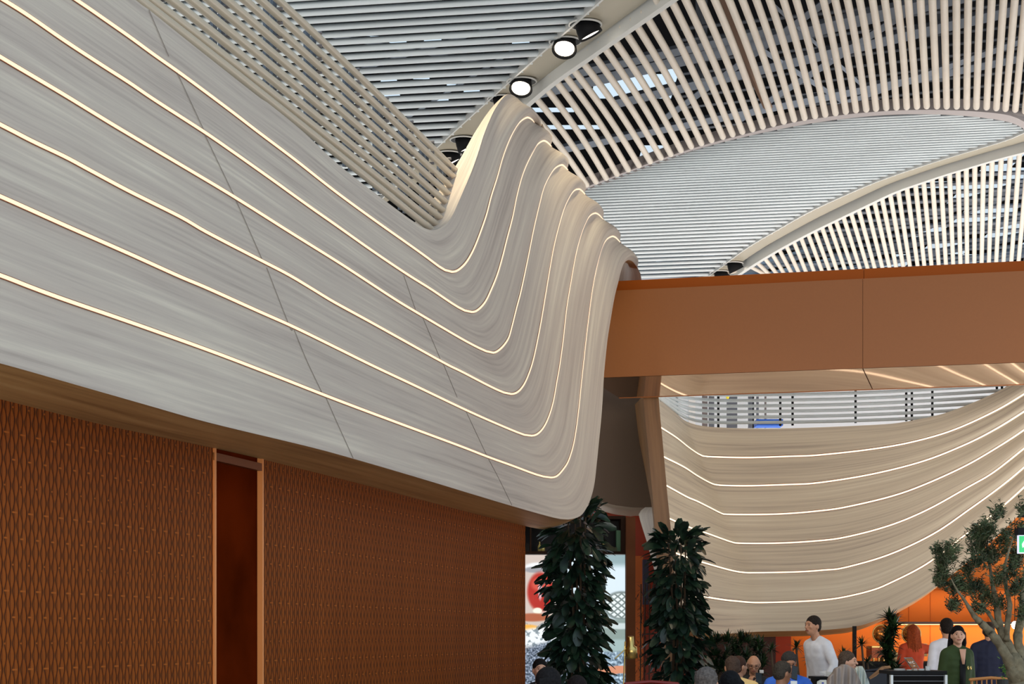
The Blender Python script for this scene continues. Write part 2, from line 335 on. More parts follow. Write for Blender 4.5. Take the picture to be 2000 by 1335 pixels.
# ================================================================== COPPER WALL
def coppermat():
    m, t, b = newmat('patterned_copper'); N = t.nodes.new; L = t.links.new
    uvn = N('ShaderNodeUVMap'); se = N('ShaderNodeSeparateXYZ'); L(uvn.outputs[0], se.inputs[0])
    def M(op, a, b_=None, c_=None):
        n = N('ShaderNodeMath'); n.operation = op
        for i, x in enumerate((a, b_, c_)):
            if x is None: continue
            if isinstance(x, (int, float)): n.inputs[i].default_value = x
            else: L(x, n.inputs[i])
        return n.outputs[0]
    u = M('DIVIDE', se.outputs[0], .095); v = M('DIVIDE', se.outputs[1], .158)
    cu = M('COSINE', M('MULTIPLY', u, 2*PI)); cv = M('COSINE', M('MULTIPLY', v, PI*2))
    g = M('ABSOLUTE', M('ADD', cu, M('MULTIPLY', cv, .66)))
    dark = M('SUBTRACT', 1., M('SMOOTH_MIN', M('MULTIPLY', g, 1.7), 1., .2))
    # fine straight slits
    sl = M('LESS_THAN', M('FRACT', M('ADD', M('MULTIPLY', u, 2), .5)), .2)
    # small tie marks in rows
    fv = M('FRACT', v); row = M('FLOOR', v)
    inrow = M('LESS_THAN', M('ABSOLUTE', M('SUBTRACT', fv, .5)), .032)
    ph = M('FRACT', M('ADD', M('DIVIDE', u, 2), M('MULTIPLY', row, .5)))
    wd = M('ADD', .10, M('MULTIPLY', M('MODULO', row, 3), .12))
    mk = M('MULTIPLY', inrow, M('LESS_THAN', ph, wd))
    nz = N('ShaderNodeTexNoise'); mp = N('ShaderNodeMapping'); mp.inputs['Scale'].default_value = (14, .35, 1)
    L(uvn.outputs[0], mp.inputs[0]); L(mp.outputs[0], nz.inputs['Vector']); nz.inputs['Scale'].default_value = 1.0; nz.inputs['Detail'].default_value = 4
    c1 = N('ShaderNodeMix'); c1.data_type = 'RGBA'; c1.inputs[6].default_value = (*hx(170, 90, 32), 1); c1.inputs[7].default_value = (*hx(116, 54, 14), 1); L(nz.outputs[0], c1.inputs[0])
    c2 = N('ShaderNodeMix'); c2.data_type = 'RGBA'; L(c1.outputs[2], c2.inputs[6]); c2.inputs[7].default_value = (*hx(44, 28, 20), 1); L(M('MULTIPLY', dark, .95), c2.inputs[0])
    c3 = N('ShaderNodeMix'); c3.data_type = 'RGBA'; L(c2.outputs[2], c3.inputs[6]); c3.inputs[7].default_value = (*hx(84, 34, 16), 1); L(M('MULTIPLY', sl, .8), c3.inputs[0])
    c4 = N('ShaderNodeMix'); c4.data_type = 'RGBA'; L(c3.outputs[2], c4.inputs[6]); c4.inputs[7].default_value = (*hx(172, 92, 36), 1); L(mk, c4.inputs[0])
    L(c4.outputs[2], b.inputs['Base Color']); b.inputs['Roughness'].default_value = .5; b.inputs['Specular IOR Level'].default_value = .06
    bp = N('ShaderNodeBump'); bp.inputs['Distance'].default_value = .01; bp.inputs['Strength'].default_value = .5
    L(M('SUBTRACT', 1., dark), bp.inputs['Height']); L(bp.outputs[0], b.inputs['Normal'])
    return m
M_cop = coppermat()
def wallpt(px, z, c=CC): Y = YW(px, c); return np.array([(px-1000)/F*Y, Y, z])
def sw(p): return float(np.dot(p, WD))
ZT = CZ+1.62
def wallpiece(px0, px1, name):
    a, b = wallpt(px0, 0), wallpt(px1, 0); mb = MB()
    s0, s1 = sw(a), sw(b); v = [a, b, b+[0, 0, ZT], a+[0, 0, ZT]]; v += [q+WN*.12 for q in v]
    uvs = [(s0, 0), (s1, 0), (s1, ZT), (s0, ZT)]*2
    mb.add(v, [(0, 1, 2, 3), (7, 6, 5, 4), (0, 4, 5, 1), (1, 5, 6, 2), (2, 6, 7, 3), (3, 7, 4, 0)], uvs)
    return tag(mb.build(name, M_cop, None, uv=True), kind='structure')
wallpiece(-260, 416, 'wall_left'); wallpiece(512, 1026, 'wall_left.001')
# recessed polished panel
ni = thing('copper_niche', wallpt(464, 0, CC), 'tall recessed polished dark red copper panel in the patterned copper wall', 'panel')
M_redcop = mat('polished_red_copper', hx(84, 26, 4), .5, 0, spec=0., noise_=.5, nscale=1.1)
M_edge = mat('bright_copper_edge', hx(236, 150, 84), .4, .1)
a, b = wallpt(416, 0, CC), wallpt(512, 0, CC); zt = CZ+(HY-893)/F*YW(416, CC)
bk = WN*.035
mb = MB(); mb.prism([a+bk, b+bk, b+bk+[0, 0, ZT], a+bk+[0, 0, ZT]], WN*.03); mb.build('back_panel', M_redcop, ni)
for q, s_ in ((a, 1), (b, -1)):
    mb = MB(); q2 = q+WD*.03*s_; mb.prism([q-WN*.015, q2-WN*.015, q2-WN*.015+[0, 0, ZT-.18], q-WN*.015+[0, 0, ZT-.18]], WN*.045); mb.build('edge_trim', M_edge, ni)
mb = MB(); mb.prism([a-WN*.012+[0, 0, zt-.02], b-WN*.012+[0, 0, zt-.02], b-WN*.012+[0, 0, zt+.04], a-WN*.012+[0, 0, zt+.04]], WN*.045); mb.build('head_trim', M_groove, ni)
# floor
fl = MB(); fl.box((-30, -12, -.1), (30, 62, 0))
tag(fl.build('floor', mat('stone_floor', hx(176, 168, 158), .35, noise_=.08, nscale=2)), kind='structure')

# ================================================================== CEILING
HC = 9.0
CH1L = [(700,430),(856,285),(1015,141),(1174.5,0),(1240,-60)]
R1 = [(960,262),(1014,204),(1080,146),(1150,96),(1215,50),(1278,6),(1340,-38)]     # rail 1 centre
CH2L = [(1330,575),(1386,538),(1456,486),(1520,448),(1580,414),(1640,386),(1700,360),(1760,338),(1840,312),(1900,294),(1960,276),(1990,264),(2050,238),(2180,206)]
R2 = [(1380,572),(1426,538),(1480,502),(1530,472),(1580,445),(1630,420),(1700,386),(1750,362),(1800,344),(1850,327),(1900,312),(1950,297),(2000,284),(2080,262),(2220,230)]
LOW1 = [(1000,436),(1050,412),(1100,388),(1145,366),(1248,327),(1352,291),(1451,264),(1550,240),(1632,227),(1712,219),(1792,215.5),(1880,217),(1960,224),(1996,236),(2012,250)]
LENS = [(1000,440),(1050,416),(1100,392),(1145,368),(1248,328),(1352,293),(1451,267),(1550,246),(1632,233),(1712,225),(1792,222),(1880,225),(1960,235),(1996,248),(2006,262)]
def dens(l, n=60): return resample(catmull(l, 6), n)
# field of level slats (left)
def rowline(h0, xr): return lambda x: HY-h0*(x+18800)/(xr+18800)
sl1 = thing('slat_ceiling', PH(750, 150, HC), 'pale slatted ceiling field of level tubes left of the downlight channel', 'ceiling')
y = -62.; k = 0
ch1 = dens(CH1L, 200)
while y < 395:
    fn = rowline(HY-y, 760)
    xs = [x for x in np.arange(690, 1245, 1.) if fn(x) < yat(ch1, x)]
    if xs:
        x1 = max(xs)+1; x0 = 120 if y < 300 else 500
        n = 6; pts = [PH(x, fn(x), HC+.02*math.sin(k)) for x in np.linspace(x0, x1, n)]
        mb = MB(); mb.tube(pts, .049, 10); mb.build('slat', M_slat, sl1, True)
    sp_ = 15.4-1.6*max(0, y)/300; y += sp_; k += 1
sl2 = thing('slat_ceiling', PH(1500, 400, HC), 'leaf-shaped pale slatted ceiling field between the two fans of tubes', 'ceiling')
ch2 = dens(CH2L, 200); ln = dens(LENS, 200); y = 560.; k = 0
while y > 214:
    fn = rowline(HY-y, 1400)
    xs = [x for x in np.arange(1000, 2010, 1.) if fn(x) < yat(ch2, x)-1 and fn(x) > yat(ln, x)]
    spx = 8.6-4.0*min(1, max(0, (548-y)/215))
    if len(xs) > 6 and k < 98:
        x0, x1 = min(xs), max(xs); Yd = HC*F/(HY-y); r = min(.045, spx*Yd/F*.56)
        pts = [PH(x, fn(x), HC) for x in np.linspace(x0, x1, 5)]
        mb = MB(); mb.tube(pts, r, 8); mb.build('slat', M_slat, sl2, True)
    y -= spx; k += 1
# channels with rails
def channel(L, Rr, name, label, x0, x1, wgap):
    t_ = thing(name, PH((x0+x1)/2, yat(L, (x0+x1)/2), HC), label, 'ceiling channel')
    A = dens(L, 40); Bq = dens(Rr, 40)
    A3 = [PH(x, y, HC-.02) for x, y in A]; B3 = [PH(x, y, HC-.0) for x, y in Bq]
    mb = MB(); mb.slab(A3, [p*(1-wgap)+q*wgap for p, q in zip(A3, B3)], .12); mb.build('channel_panel', M_chan, t_)
    mb = MB(); mb.slab([PH(x, y, HC-.06) for x, y in A], [PH(x, y, HC-.06)*.955+PH(bx, by, HC-.06)*.045 for (x, y), (bx, by) in zip(A, Bq)], .1); mb.build('edge_lip', M_rail, t_)
    return t_, Bq
chA, rA = channel(CH1L, R1, 'light_channel', 'champagne ceiling channel with black downlights running behind the timber crest', 856, 1175, .80)
chB, rB = channel(CH2L, R2, 'light_channel', 'far ceiling channel curving along the lower edge of the leaf-shaped slat field', 1400, 1990, .62)
def railbar(Bq, w0, h, par, name='rail'):
    A3 = np.array([PH(x, y, HC-.03) for x, y in Bq]); t = np.gradient(A3, axis=0); t /= np.linalg.norm(t, axis=1)[:, None]; s = np.cross(t, [0, 0, 1.])
    mb = MB(); mb.slab(list(A3+s*w0/2+[0, 0, -h]), list(A3-s*w0/2+[0, 0, -h]), h+.1); return mb.build(name, M_rail, par)
railbar(rA, .10, .16, chA); railbar(rB, .10, .14, chB)
# fans
fan1 = thing('tube_fan_ceiling', PH(1500, 120, HC), 'upper fan of cream ceiling tubes sweeping across the top right', 'ceiling')
bot, top = {}, {}
for k, (x, b) in enumerate([(1146,1041-19),(1164,1041),(1184,1062),(1205,1080),(1227,1097),(1248,1113),(1270,1132),(1291,1153),(1310,1174),(1330,1194),(1350,1216),(1370,1237),(1390,1258)]):
    top[k-17] = (b, yat(R1, b)+4); bot[k-17] = x
for k, (x, b) in enumerate([(1050,946),(1070,965),(1089,984),(1108,1003),(1127,1010)]): bot[k-22] = x; top[k-22] = (b, yat(R1, b)+4)
for k, (b, x) in enumerate([(1412,1280),(1431,1308),(1450,1336),(1470,1365),(1490,1393),(1510.5,1421),(1531,1447),(1551,1474),(1571.5,1500),(1592,1527),(1612,1552),(1632,1578)]): bot[k-4] = b; top[k-4] = (x, 0)
for k, (x, b) in enumerate([(25,260),(140,360),(260,460),(380,555),(505,655),(625,755),(745,855),(870,955),(990,1050),(1105,1150),(1220,1245),(1340,1343),(1455,1440),(1570,1535),(1685,1635),(1800,1730),(1910,1820),(2015,1915),(2120,2010),(2225,2105),(2330,2200),(2440,2295),(2550,2390),(2660,2485),(2770,2580),(2880,2675),(2990,2770),(3100,2865),(3210,2960),(3320,3055),(3430,3150)]):
    top[k+8] = (1600+x/5, 0); bot[k+8] = 1600+b/5
ENDY = [(1000,432),(1060,402),(1108,380),(1145,361),(1164,355),(1205,340),(1248,323),(1291,308),(1352,285),(1412,267),(1451,257),(1509,242),(1550,233),(1608,224),(1671,215),(1730,210.5),(1806,207),(1865,207.5),(1923,209),(1986,214),(2040,224),(2140,248),(2260,284)]
for k in sorted(bot):
    bx = bot[k]; by = yat(ENDY, bx); tx, ty = top[k]
    if ty == 0:
        d_ = (tx-bx)/(by); tx, ty = bx+d_*(by+70), -70; s_ = 1.0
    pts = []
    for t in np.linspace(0, 1, 12):
        q = np.array([tx, ty])*(1-t)+np.array([bx, by])*t; bow = 5*math.sin(PI*t)*(1 if -18 < k < 15 else 0)
        pts.append(PH(q[0]+bow*.8, q[1]-bow*.5, HC-.06))
    mb = MB(); mb.tube(pts, .056, 12, round_=True); mb.build('tube', M_tube, fan1, True)
mb = MB(); mb.tube([PH(x, y+3, HC+.05) for x, y in dens(ENDY, 60)], .07, 8); mb.build('end_rail', M_darkrail, fan1, True)
mb = MB(); mb.tube([PH(x, y-3, HC+.25) for x, y in dens(ENDY, 60)][34:], .05, 6); mb.build('cover_strip', M_rail, fan1, True)
# rim of the leaf field
rim = MB(); o1 = dens(LOW1, 70); i1 = dens(LENS, 70)
rim.slab([PH(x, y-1, HC-.05) for x, y in o1], [PH(x, y+1, HC-.05) for x, y in i1], .2); rim.build('rim', mat('mauve_rim', hx(168, 160, 160), .5), sl2)
# fan 2: tubes from rail 2 down behind the beam
fan2 = thing('tube_fan_ceiling', PH(1750, 430, HC), 'lower fan of slim cream ceiling tubes above the orange beam', 'ceiling')
tops2 = [(1447,1457),(1463,1477)]
# (top x on rail, x at y=525) pairs measured on the photo
pr = [(1447,1457),(1461,1475),(1475,1492),(1490,1510),(1505,1526),(1519,1542),(1533,1557),(1548,1572),(1562,1588),(1576,1604),(1589,1619),(1603,1634),(1617,1650),(1630,1665),(1645,1680),(1660,1695),(1675,1709),(1691,1724),(1706,1738),(1721,1751),(1737,1765),(1753,1778),(1770,1793),(1787,1806),(1803,1820),(1820,1834),(1837,1848),(1854,1862),(1871,1876),(1887,1889),(1904,1903),(1921,1917),(1938,1931),(1956,1945),(1974,1959),(1992,1974),(2010,1988),(2028,2002),(2046,2016),(2064,2030),(2083,2044),(2102,2058),(2121,2072),(2140,2086),(2160,2100),(2180,2114),(2200,2128)]
for a, b in pr:
    ya = yat(R2, a)+3; yb = 525; d_ = (b-a)/(yb-ya); yb = 590; b2 = a+d_*(yb-ya)
    pts = []
    for t in np.linspace(0, 1, 8):
        x = a*(1-t)+b2*t; y_ = ya*(1-t)+yb*t; pts.append(PH(x, y_, HC-.05))
    mb = MB(); mb.tube(pts, .050, 10, round_=True); mb.build('tube', M_tube, fan2, True)

# downlights
def downlight(px, py, lit, aim, label, grp, watt=0, tilt=(.5, .12, -1)):
    c = PH(px, py, HC-.03); t_ = thing('ceiling_downlight', c, label, 'downlight', grp)
    r = .235
    mb = MB(); mb.lathe([(r*1.06, 0), (r*1.06, -.015), (r*.97, -.02), (r*.97, 0)], c, 28); mb.build('trim_ring', M_rail, t_)
    mb = MB(); mb.lathe([(r*.97, -.004), (r*.97, -.016)], c, 28); mb.build('recess', M_blackg, t_)
    tgt = Vector(aim).normalized(); ax = Vector(tilt).normalized(); Mx = Vector((0, 0, -1)).rotation_difference(ax).to_matrix()
    cc = c+np.array(ax)*.0
    mb = MB(); mb.lathe([(.14, .06), (.17, -.06), (.19, -.19), (.175, -.19), (.15, -.10)], cc, 24, Mx); mb.build('housing', M_black, t_, True)
    mb = MB(); mb.lathe([(.148, -.150), (.148, -.165)], cc, 24, Mx); mb.build('lens', M_lamp if lit else mat('lamp_dim', (1, .9, .8), emit=3.5, ecol=(1, .9, .75)), t_)
    if watt:
        l = bpy.data.lights.new('spot', 'SPOT'); l.energy = watt; l.spot_size = math.radians(20); l.spot_blend = .6; l.color = (1, .84, .55); l.shadow_soft_size = .12
        o = bpy.data.objects.new('spot_light', l); C.objects.link(o); o.parent = t_; o.location = tuple(np.array(ax)*.25)
        o.rotation_euler = tgt.to_track_quat('-Z', 'Y').to_euler()
dl = 'downlights in the ceiling channels'
vall = P(925, 330, 19); crest = P(1000, 200, 20.2)
def aim(px, py, tgt): return tuple(np.array(tgt)-PH(px, py, HC))
downlight(1143, 47, 0, (.55, -.5, -1), 'topmost black ceiling downlight, turned away with a thin lit edge', dl)
downlight(1104, 80, 1, (-.15, -.95, -1), 'lit black ceiling downlight, second from the top of its channel', dl, 0, (-.1, -.55, -1))
downlight(1019, 158, 1, (-.15, -.95, -1), 'lit black ceiling downlight just above the timber crest', dl, 0, (-.1, -.55, -1))
downlight(980, 192, 0, aim(980, 192, crest), 'black ceiling downlight partly hidden by the timber crest', dl)
downlight(905, 272, 0, aim(905, 272, vall), 'black ceiling downlight left of the timber crest', dl)
downlight(876, 300, 0, aim(876, 300, P(885, 400, 18)), 'lowest black ceiling downlight beside the tube ends', dl)
downlight(1432, 514, 0, (.5, -.5, -1), 'far black ceiling downlight, upper of the pair above the orange beam', dl)
downlight(1406, 531, 0, (.5, -.5, -1), 'far black ceiling downlight, lower of the pair above the orange beam', dl)

for loc_, tgt_, en_, sz_, lab_ in (((-1.4, 16.5, 10.4), (-.1, 19.6, 6.2), 1500, 60, 'ceiling downlight above the valley of the timber fascia'), ((1.9, 21.5, 10.4), (.7, 22.8, 5.8), 520, 60, 'ceiling downlight above the long crest of the timber fascia')):
    t_ = thing('ceiling_downlight', loc_, lab_, 'downlight'); mb = MB(); mb.lathe([(.18, .15), (.19, 0), (.16, 0), (.15, .1)], loc_, 24); mb.build('housing', M_black, t_); mb = MB(); mb.lathe([(.15, .03), (.15, .02)], loc_, 24); mb.build('lens', M_lamp, t_)
    l = bpy.data.lights.new('spot', 'SPOT'); l.energy = en_; l.spot_size = math.radians(sz_); l.spot_blend = .8; l.color = (1, .84, .55); l.shadow_soft_size = .14
    o = bpy.data.objects.new('spot_light', l); C.objects.link(o); o.parent = t_; o.location = (0, 0, -.05); o.rotation_euler = (Vector(tgt_)-Vector(loc_)).to_track_quat('-Z', 'Y').to_euler()
# ---- roof space above the screens
HD = 13.5
holes = set()
def hole(px, py, rx=0, ry=0):
    p = PH(px, py, HD)
    for dx in range(-2*rx, 2*rx+1):
        for dy in range(-2*ry, 2*ry+1): holes.add((int(math.floor(p[0]/.4))+dx, int(math.floor(p[1]/.4))+dy))
for q in [(690,66),(705,62),(745,72),(770,75),(782,85),(828,74),(935,48),(945,62),(760,155),(828,152),(905,172),(920,180),(770,190),(855,200),(880,232),(1285,152),(1300,140),(1310,158),(1265,180),(1020,85),
          (1275,465),(1293,475),(1300,480),(1390,500),(1425,475),(1255,455),(1295,512),(1650,478)]: hole(*q)
hole(1240, 170, 1, 1); hole(1060, 215, 1, 0); hole(1110, 250, 1, 0)
for q in [(1820,358),(1850,362),(1880,364),(1920,368),(1960,362),(1990,330)]: hole(*q, 1, 0)
for ix in range(34, 68):  # more roof openings, added so that sky light reaches the steelwork
    for iy in range(72, 176):
        if (ix//4+iy//6) % 2: holes.add((ix, iy))
for ix in range(8, 20):
    for iy in range(126, 152):
        if ix % 4: holes.add((ix, iy))
dk = MB(); zd = CZ+HD
for ix in range(-52, 76):
    for iy in range(40, 200):
        if (ix, iy) in holes: continue
        x, y_ = ix*.4, iy*.4; dk.add([(x, y_, zd), (x+.4, y_, zd), (x+.4, y_+.4, zd), (x, y_+.4, zd)], [(0, 3, 2, 1)])
tag(dk.build('ceiling', M_deck), kind='structure')
wr = MB(); wr.box((-21, 79, 0), (31, 79.2, zd)); wr.box((-21, 15, CZ+HC+.4), (-20.8, 79, zd)); wr.box((-21, 15.8, CZ+HC+.4), (31, 16, zd))
tag(wr.build('wall_back', mat('dark_wall', hx(40, 42, 48), .9)), kind='structure')
tr = thing('roof_steelwork', (6, 45, CZ+HC+2), 'pale steel trusses and purlins glimpsed above the tube ceiling', 'roof structure')
def span(a, b, r, m=M_steel, name='steel_member', h=HC+1.4):
    mb = MB(); mb.tube([PH(*a, h), PH(*b, h)], r, 4); mb.build(name, m, tr)
for a, b, r in [((1000,190),(2100,-60),.14),((1100,290),(2100,90),.10),((1200,200),(2100,-10),.12),((1300,230),(1700,-60),.08),((1450,230),(1900,-60),.08),((1430,60),(1650,200),.06),((1620,210),(2050,60),.07),((1040,160),(1500,60),.1),((1500,0),(1720,200),.04),
                ((1440,535),(2100,330),.13),((1500,540),(2100,400),.13),((1560,545),(2100,440),.1),((1600,470),(2100,345),.1),((1450,500),(1900,400),.07),((1700,540),(2100,470),.1),((1620,520),(1980,380),.05),((1800,540),(2080,480),.08),
                ((600,60),(1100,150),.05),((500,200),(1000,40),.05),((700,290),(1000,100),.04)]: span(a, b, r)
for j in range(16):
    y_ = 10+j*22; mb = MB(); mb.tube([PH(1330, y_+46, HC+2.0), PH(2080, y_-36, HC+2.0)], .035, 4); mb.build('purlin', M_steeld, tr)
for j in range(13):
    y_ = 345+j*16; mb = MB(); mb.tube([PH(1440, y_+16, HC+1.2), PH(2080, y_-12, HC+1.2)], .05, 4); mb.build('purlin', M_steel, tr)
for x in (1370, 1840): 
    p = PH(x, 30, HC+2.5); mb = MB(); mb.tube([p-[0, 0, 1.2], p+[0, 0, 1.9]], .12, 6); mb.build('hanger', M_steeld, tr)
q0, q1 = (1395, -20), (1500, 210)
mb = MB(); mb.tube([PH(*q0, HC+.9), PH(*q1, HC+.9)], .09, 4); mb.build('cable_tray', mat('bronze_tray', hx(140, 104, 78), .5), tr)

# ================================================================== ORANGE BEAM
def beam_y(px, H=3.755): return H*F/(.03625*(px+12700))
bm = thing('orange_beam', P(1600, 740, beam_y(1600)), 'wide orange lacquered beam with mirrored copper underside crossing behind the timber crest', 'beam')
Zb, Zt, Zu = CZ+3.755, CZ+5.013, CZ+5.20
def bx(px, off=0): Y = beam_y(px); d_ = np.array([.0767, -.0, 0]); return np.array([(px-1000)/F*Y, Y, 0])
bdir = bx(2000)-bx(1150); bdir /= np.linalg.norm(bdir); bn = np.array([-bdir[1], bdir[0], 0])
for x0, x1 in ((1150, 1684.6), (1685.4, 2700)):
    a, b = bx(x0), bx(x1); up = np.array([0, 0, 1.])
    mb = MB(); mb.prism([a+up*Zb, b+up*Zb, b+up*Zt, a+up*Zt], bn*.06); mb.build('front_panel', M_orange, bm)
    mb = MB(); mb.prism([a+bn*.06+up*(Zt-.05), b+bn*.06+up*(Zt-.05), b+bn*.06+up*(Zt-.02), a+bn*.06+up*(Zt-.02)], bn*1.9); mb.build('ledge', M_orange, bm)
    mb = MB(); mb.prism([a+bn*.25+up*Zt, b+bn*.25+up*Zt, b+bn*.25+up*Zu, a+bn*.25+up*Zu], bn*1.7); mb.build('upper_panel', M_orange2, bm)
# polished underside, very slightly rippled sheet
for x0, x1 in ((1150, 1684), (1686, 2700)):
    a, b = bx(x0), bx(x1); n1_, n2_ = 60, 16; V_ = []; 
    for j in range(n2_+1):
        for i in range(n1_+1):
            p = a+(b-a)*i/n1_+bn*2.25*j/n2_; z = Zb-.005+.0015*math.sin(j/n2_*PI)*math.sin(p[0]*1.3+1)
            V_.append(p+[0, 0, z])
    mesh_obj('mirror_soffit', V_, [(j*(n1_+1)+i, j*(n1_+1)+i+1, (j+1)*(n1_+1)+i+1, (j+1)*(n1_+1)+i) for j in range(n2_) for i in range(n1_)], M_mirror, bm, True)
a, b = bx(1150), bx(2700); mb = MB(); mb.prism([a+bn*2.25+[0, 0, Zb-.01], b+bn*2.25+[0, 0, Zb-.01], b+bn*2.25+[0, 0, Zt], a+bn*2.25+[0, 0, Zt]], bn*.05); mb.build('rear_panel', M_orange, bm)

# ================================================================== FAR FASCIA
f0 = [(1272,764),(1284,776),(1300,789),(1320,806),(1340,822),(1370,831),(1420,835),(1500,836.5),(1600,834),(1680,830.5),(1740,827),(1780,821),(1840,808),(1900,786),(1940,768),(1970,753),(2000,735),(2080,684),(2200,608)]
f1 = [(1280,828),(1293.7,837),(1320,854),(1344,873),(1363,886),(1374,890.5),(1399,892),(1465,893),(1543,890.6),(1600,888),(1700,877),(1780,863),(1860,840),(1940,804),(2000,769),(2080,717),(2200,639)]
f2 = [(1286,886),(1300,894),(1320.5,904),(1339,914),(1360,928),(1383,941),(1396,946),(1412,947.5),(1465,948),(1543,945.5),(1600,942),(1700,926),(1800,901),(1880,870),(1940,840),(2000,803),(2080,748),(2200,666)]
f3 = [(1290,942),(1304.7,950),(1341,970),(1360,978),(1386,991),(1406,1001),(1420,1004),(1491,1004),(1543,1002),(1600,997),(1650,990),(1736,970),(1800,948),(1880,912),(1940,878),(2000,839),(2080,780),(2200,692)]
f4 = [(1296,1006),(1309.5,1013.5),(1340,1027),(1360,1034.5),(1380,1041),(1410,1052),(1428,1058),(1445,1060.5),(1520,1060),(1590,1056),(1650,1048.6),(1736,1026),(1811,995),(1892,950),(1940,922),(2000,875),(2080,810),(2200,712)]
f5 = [(1300,1072),(1320,1080),(1360,1094),(1400,1106),(1430,1114),(1452,1117.5),(1475,1118),(1560,1116),(1610,1112.5),(1650,1107.7),(1736,1082.6),(1823,1042),(1895,993),(1954,950),(2000,912),(2080,840),(2200,732)]
f6 = [(1306,1138),(1330,1148),(1366,1162),(1408,1170),(1440,1173.5),(1462,1175.5),(1490,1176),(1560,1174),(1612,1170.5),(1650,1165),(1700,1153),(1736,1139),(1811,1100),(1889,1041),(1938,1005),(2000,951),(2080,872),(2200,754)]
f7 = [(1312,1205),(1345,1224),(1371,1235),(1395,1237.5),(1420,1237),(1460,1234),(1490,1232.5),(1542,1231.5),(1600,1230),(1640,1227),(1668,1223.5),(1700,1215),(1745,1195),(1811,1158),(1881,1104),(1953,1042),(2000,995),(2080,915),(2200,795)]
FK = [(f0,(1340,822)),(f1,(1368,888)),(f2,(1396,946)),(f3,(1420,1004)),(f4,(1445,1060.5)),(f5,(1475,1118)),(f6,(1490,1176)),(f7,(1490,1232.5))]
FN = (36, 90)
def flift(c):
    out = []
    for i, (px, py) in enumerate(c):
        if i <= FN[0]:
            t = i/FN[0]; t2 = t-.12*math.sin(PI*t)*0
            Y = 29.4+3.6*t
            if t > .8: Y -= 1.2*(t-.8)**2*4
        else:
            t = (i-FN[0])/FN[1]; Y = 33-.19*math.exp(-t*30)-2.2*t**1.5
        out.append(P(px, py, Y))
    return np.array(out)
fcv = [flift(landmark_curve(c, [0, near(c, *m_), len(c)-1], FN)) for c, m_ in FK]
NF = sum(FN)+1; frows = [(b, k/8) for b in range(7) for k in range(8)]+[(6, 1.)]
FG = np.array([fcv[b]*(1-f)+fcv[b+1]*f for b, f in frows]); Fn_ = grid_normals(FG)
if Fn_[20, 60, 1] > 0: Fn_ = -Fn_
rp = np.clip((np.arange(NF)-FN[0]-20)/70, 0, 1)
for r, (b, f) in enumerate(frows): FG[r] += Fn_[r]*(math.sin(PI*f**1.5)*.06*rp)[:, None]
Fn_ = grid_normals(FG)
if Fn_[20, 60, 1] > 0: Fn_ = -Fn_
ff = thing('wavy_timber_fascia', P(1600, 1000, 33)*[1, 1, 0]+[0, 0, 3], 'far whitewashed timber fascia dipping like a hammock under the orange beam', 'fascia')
fu = np.r_[0, np.cumsum(np.linalg.norm(np.diff(FG[28], axis=0), axis=1))]; FR = len(frows)
mesh_obj('front_skin', FG.reshape(-1, 3), [(r*NF+i, r*NF+i+1, (r+1)*NF+i+1, (r+1)*NF+i) for r in range(FR-1) for i in range(NF-1)], M_far, ff, True, [(fu[i], r*.07) for r in range(FR) for i in range(NF)])
for b in range(1, 7):
    st = ribbon(FG[b*8], Fn_[b*8], .027, .012, 'light_strip', M_ledfar, ff)
    ribbon(FG[b*8], Fn_[b*8], .045, .006, 'groove_trim', M_groove, st)
for r, nm in ((FR-1, 'oak_soffit'), (0, 'top_cap')):
    bs = FG[r]; V_ = np.vstack([bs+np.array([.0, .55, -.10 if r else 0])*q for q in (0, .05, 1)])
    mesh_obj(nm, V_, [(k*NF+i, k*NF+i+1, (k+1)*NF+i+1, (k+1)*NF+i) for k in range(2) for i in range(NF-1)], M_tan if r else M_far, ff, True, [(fu[i], 5+k*.3) for k in range(3) for i in range(NF)])
# far balustrade
fb = thing('tube_balustrade', P(1500, 815, 33), 'far curved balustrade of pale tubes on top of the distant timber fascia', 'balustrade')
for k in range(7):
    h = 10.8*k; l = [(1250,740-h*.1),(1284,773-h*.35),(1312,796-h*.6),(1332,811-h*.85),(1350,819-h*.95),(1380,823.5-h),(1430,825-h),(1570,823.5-h),(1700,820-h),(1850,813-h*1.02),(2050,801-h*1.04)]
    q = dens(l, 50); pts = []
    for x, y_ in q:
        Yd = float(np.interp(x, [1250, 1284, 1336, 1360, 2050], [27.2, 29.9, 33.1, 33.4, 31.8])); pts.append(P(x, y_, Yd+.1))
    mb = MB(); mb.tube(pts, .03, 8); mb.build('tube', M_slat, fb, True)
for x in (1288, 1305, 1322, 1403, 1524, 1548, 1671, 1770, 1781, 1821, 1947, 1957):
    Yd = float(np.interp(x, [1250, 1284, 1336, 1360, 2050], [27.2, 29.9, 33.1, 33.4, 31.8]))+.22
    b_ = float(np.interp(x, [1284, 1336, 1380, 2050], [776, 820, 832, 806])); a = P(x, b_+5, Yd); c = P(x, b_-70, Yd); mb = MB(); mb.tube([a, c], .022, 4); mb.build('post', M_steeld if x < 1360 else M_black, fb)
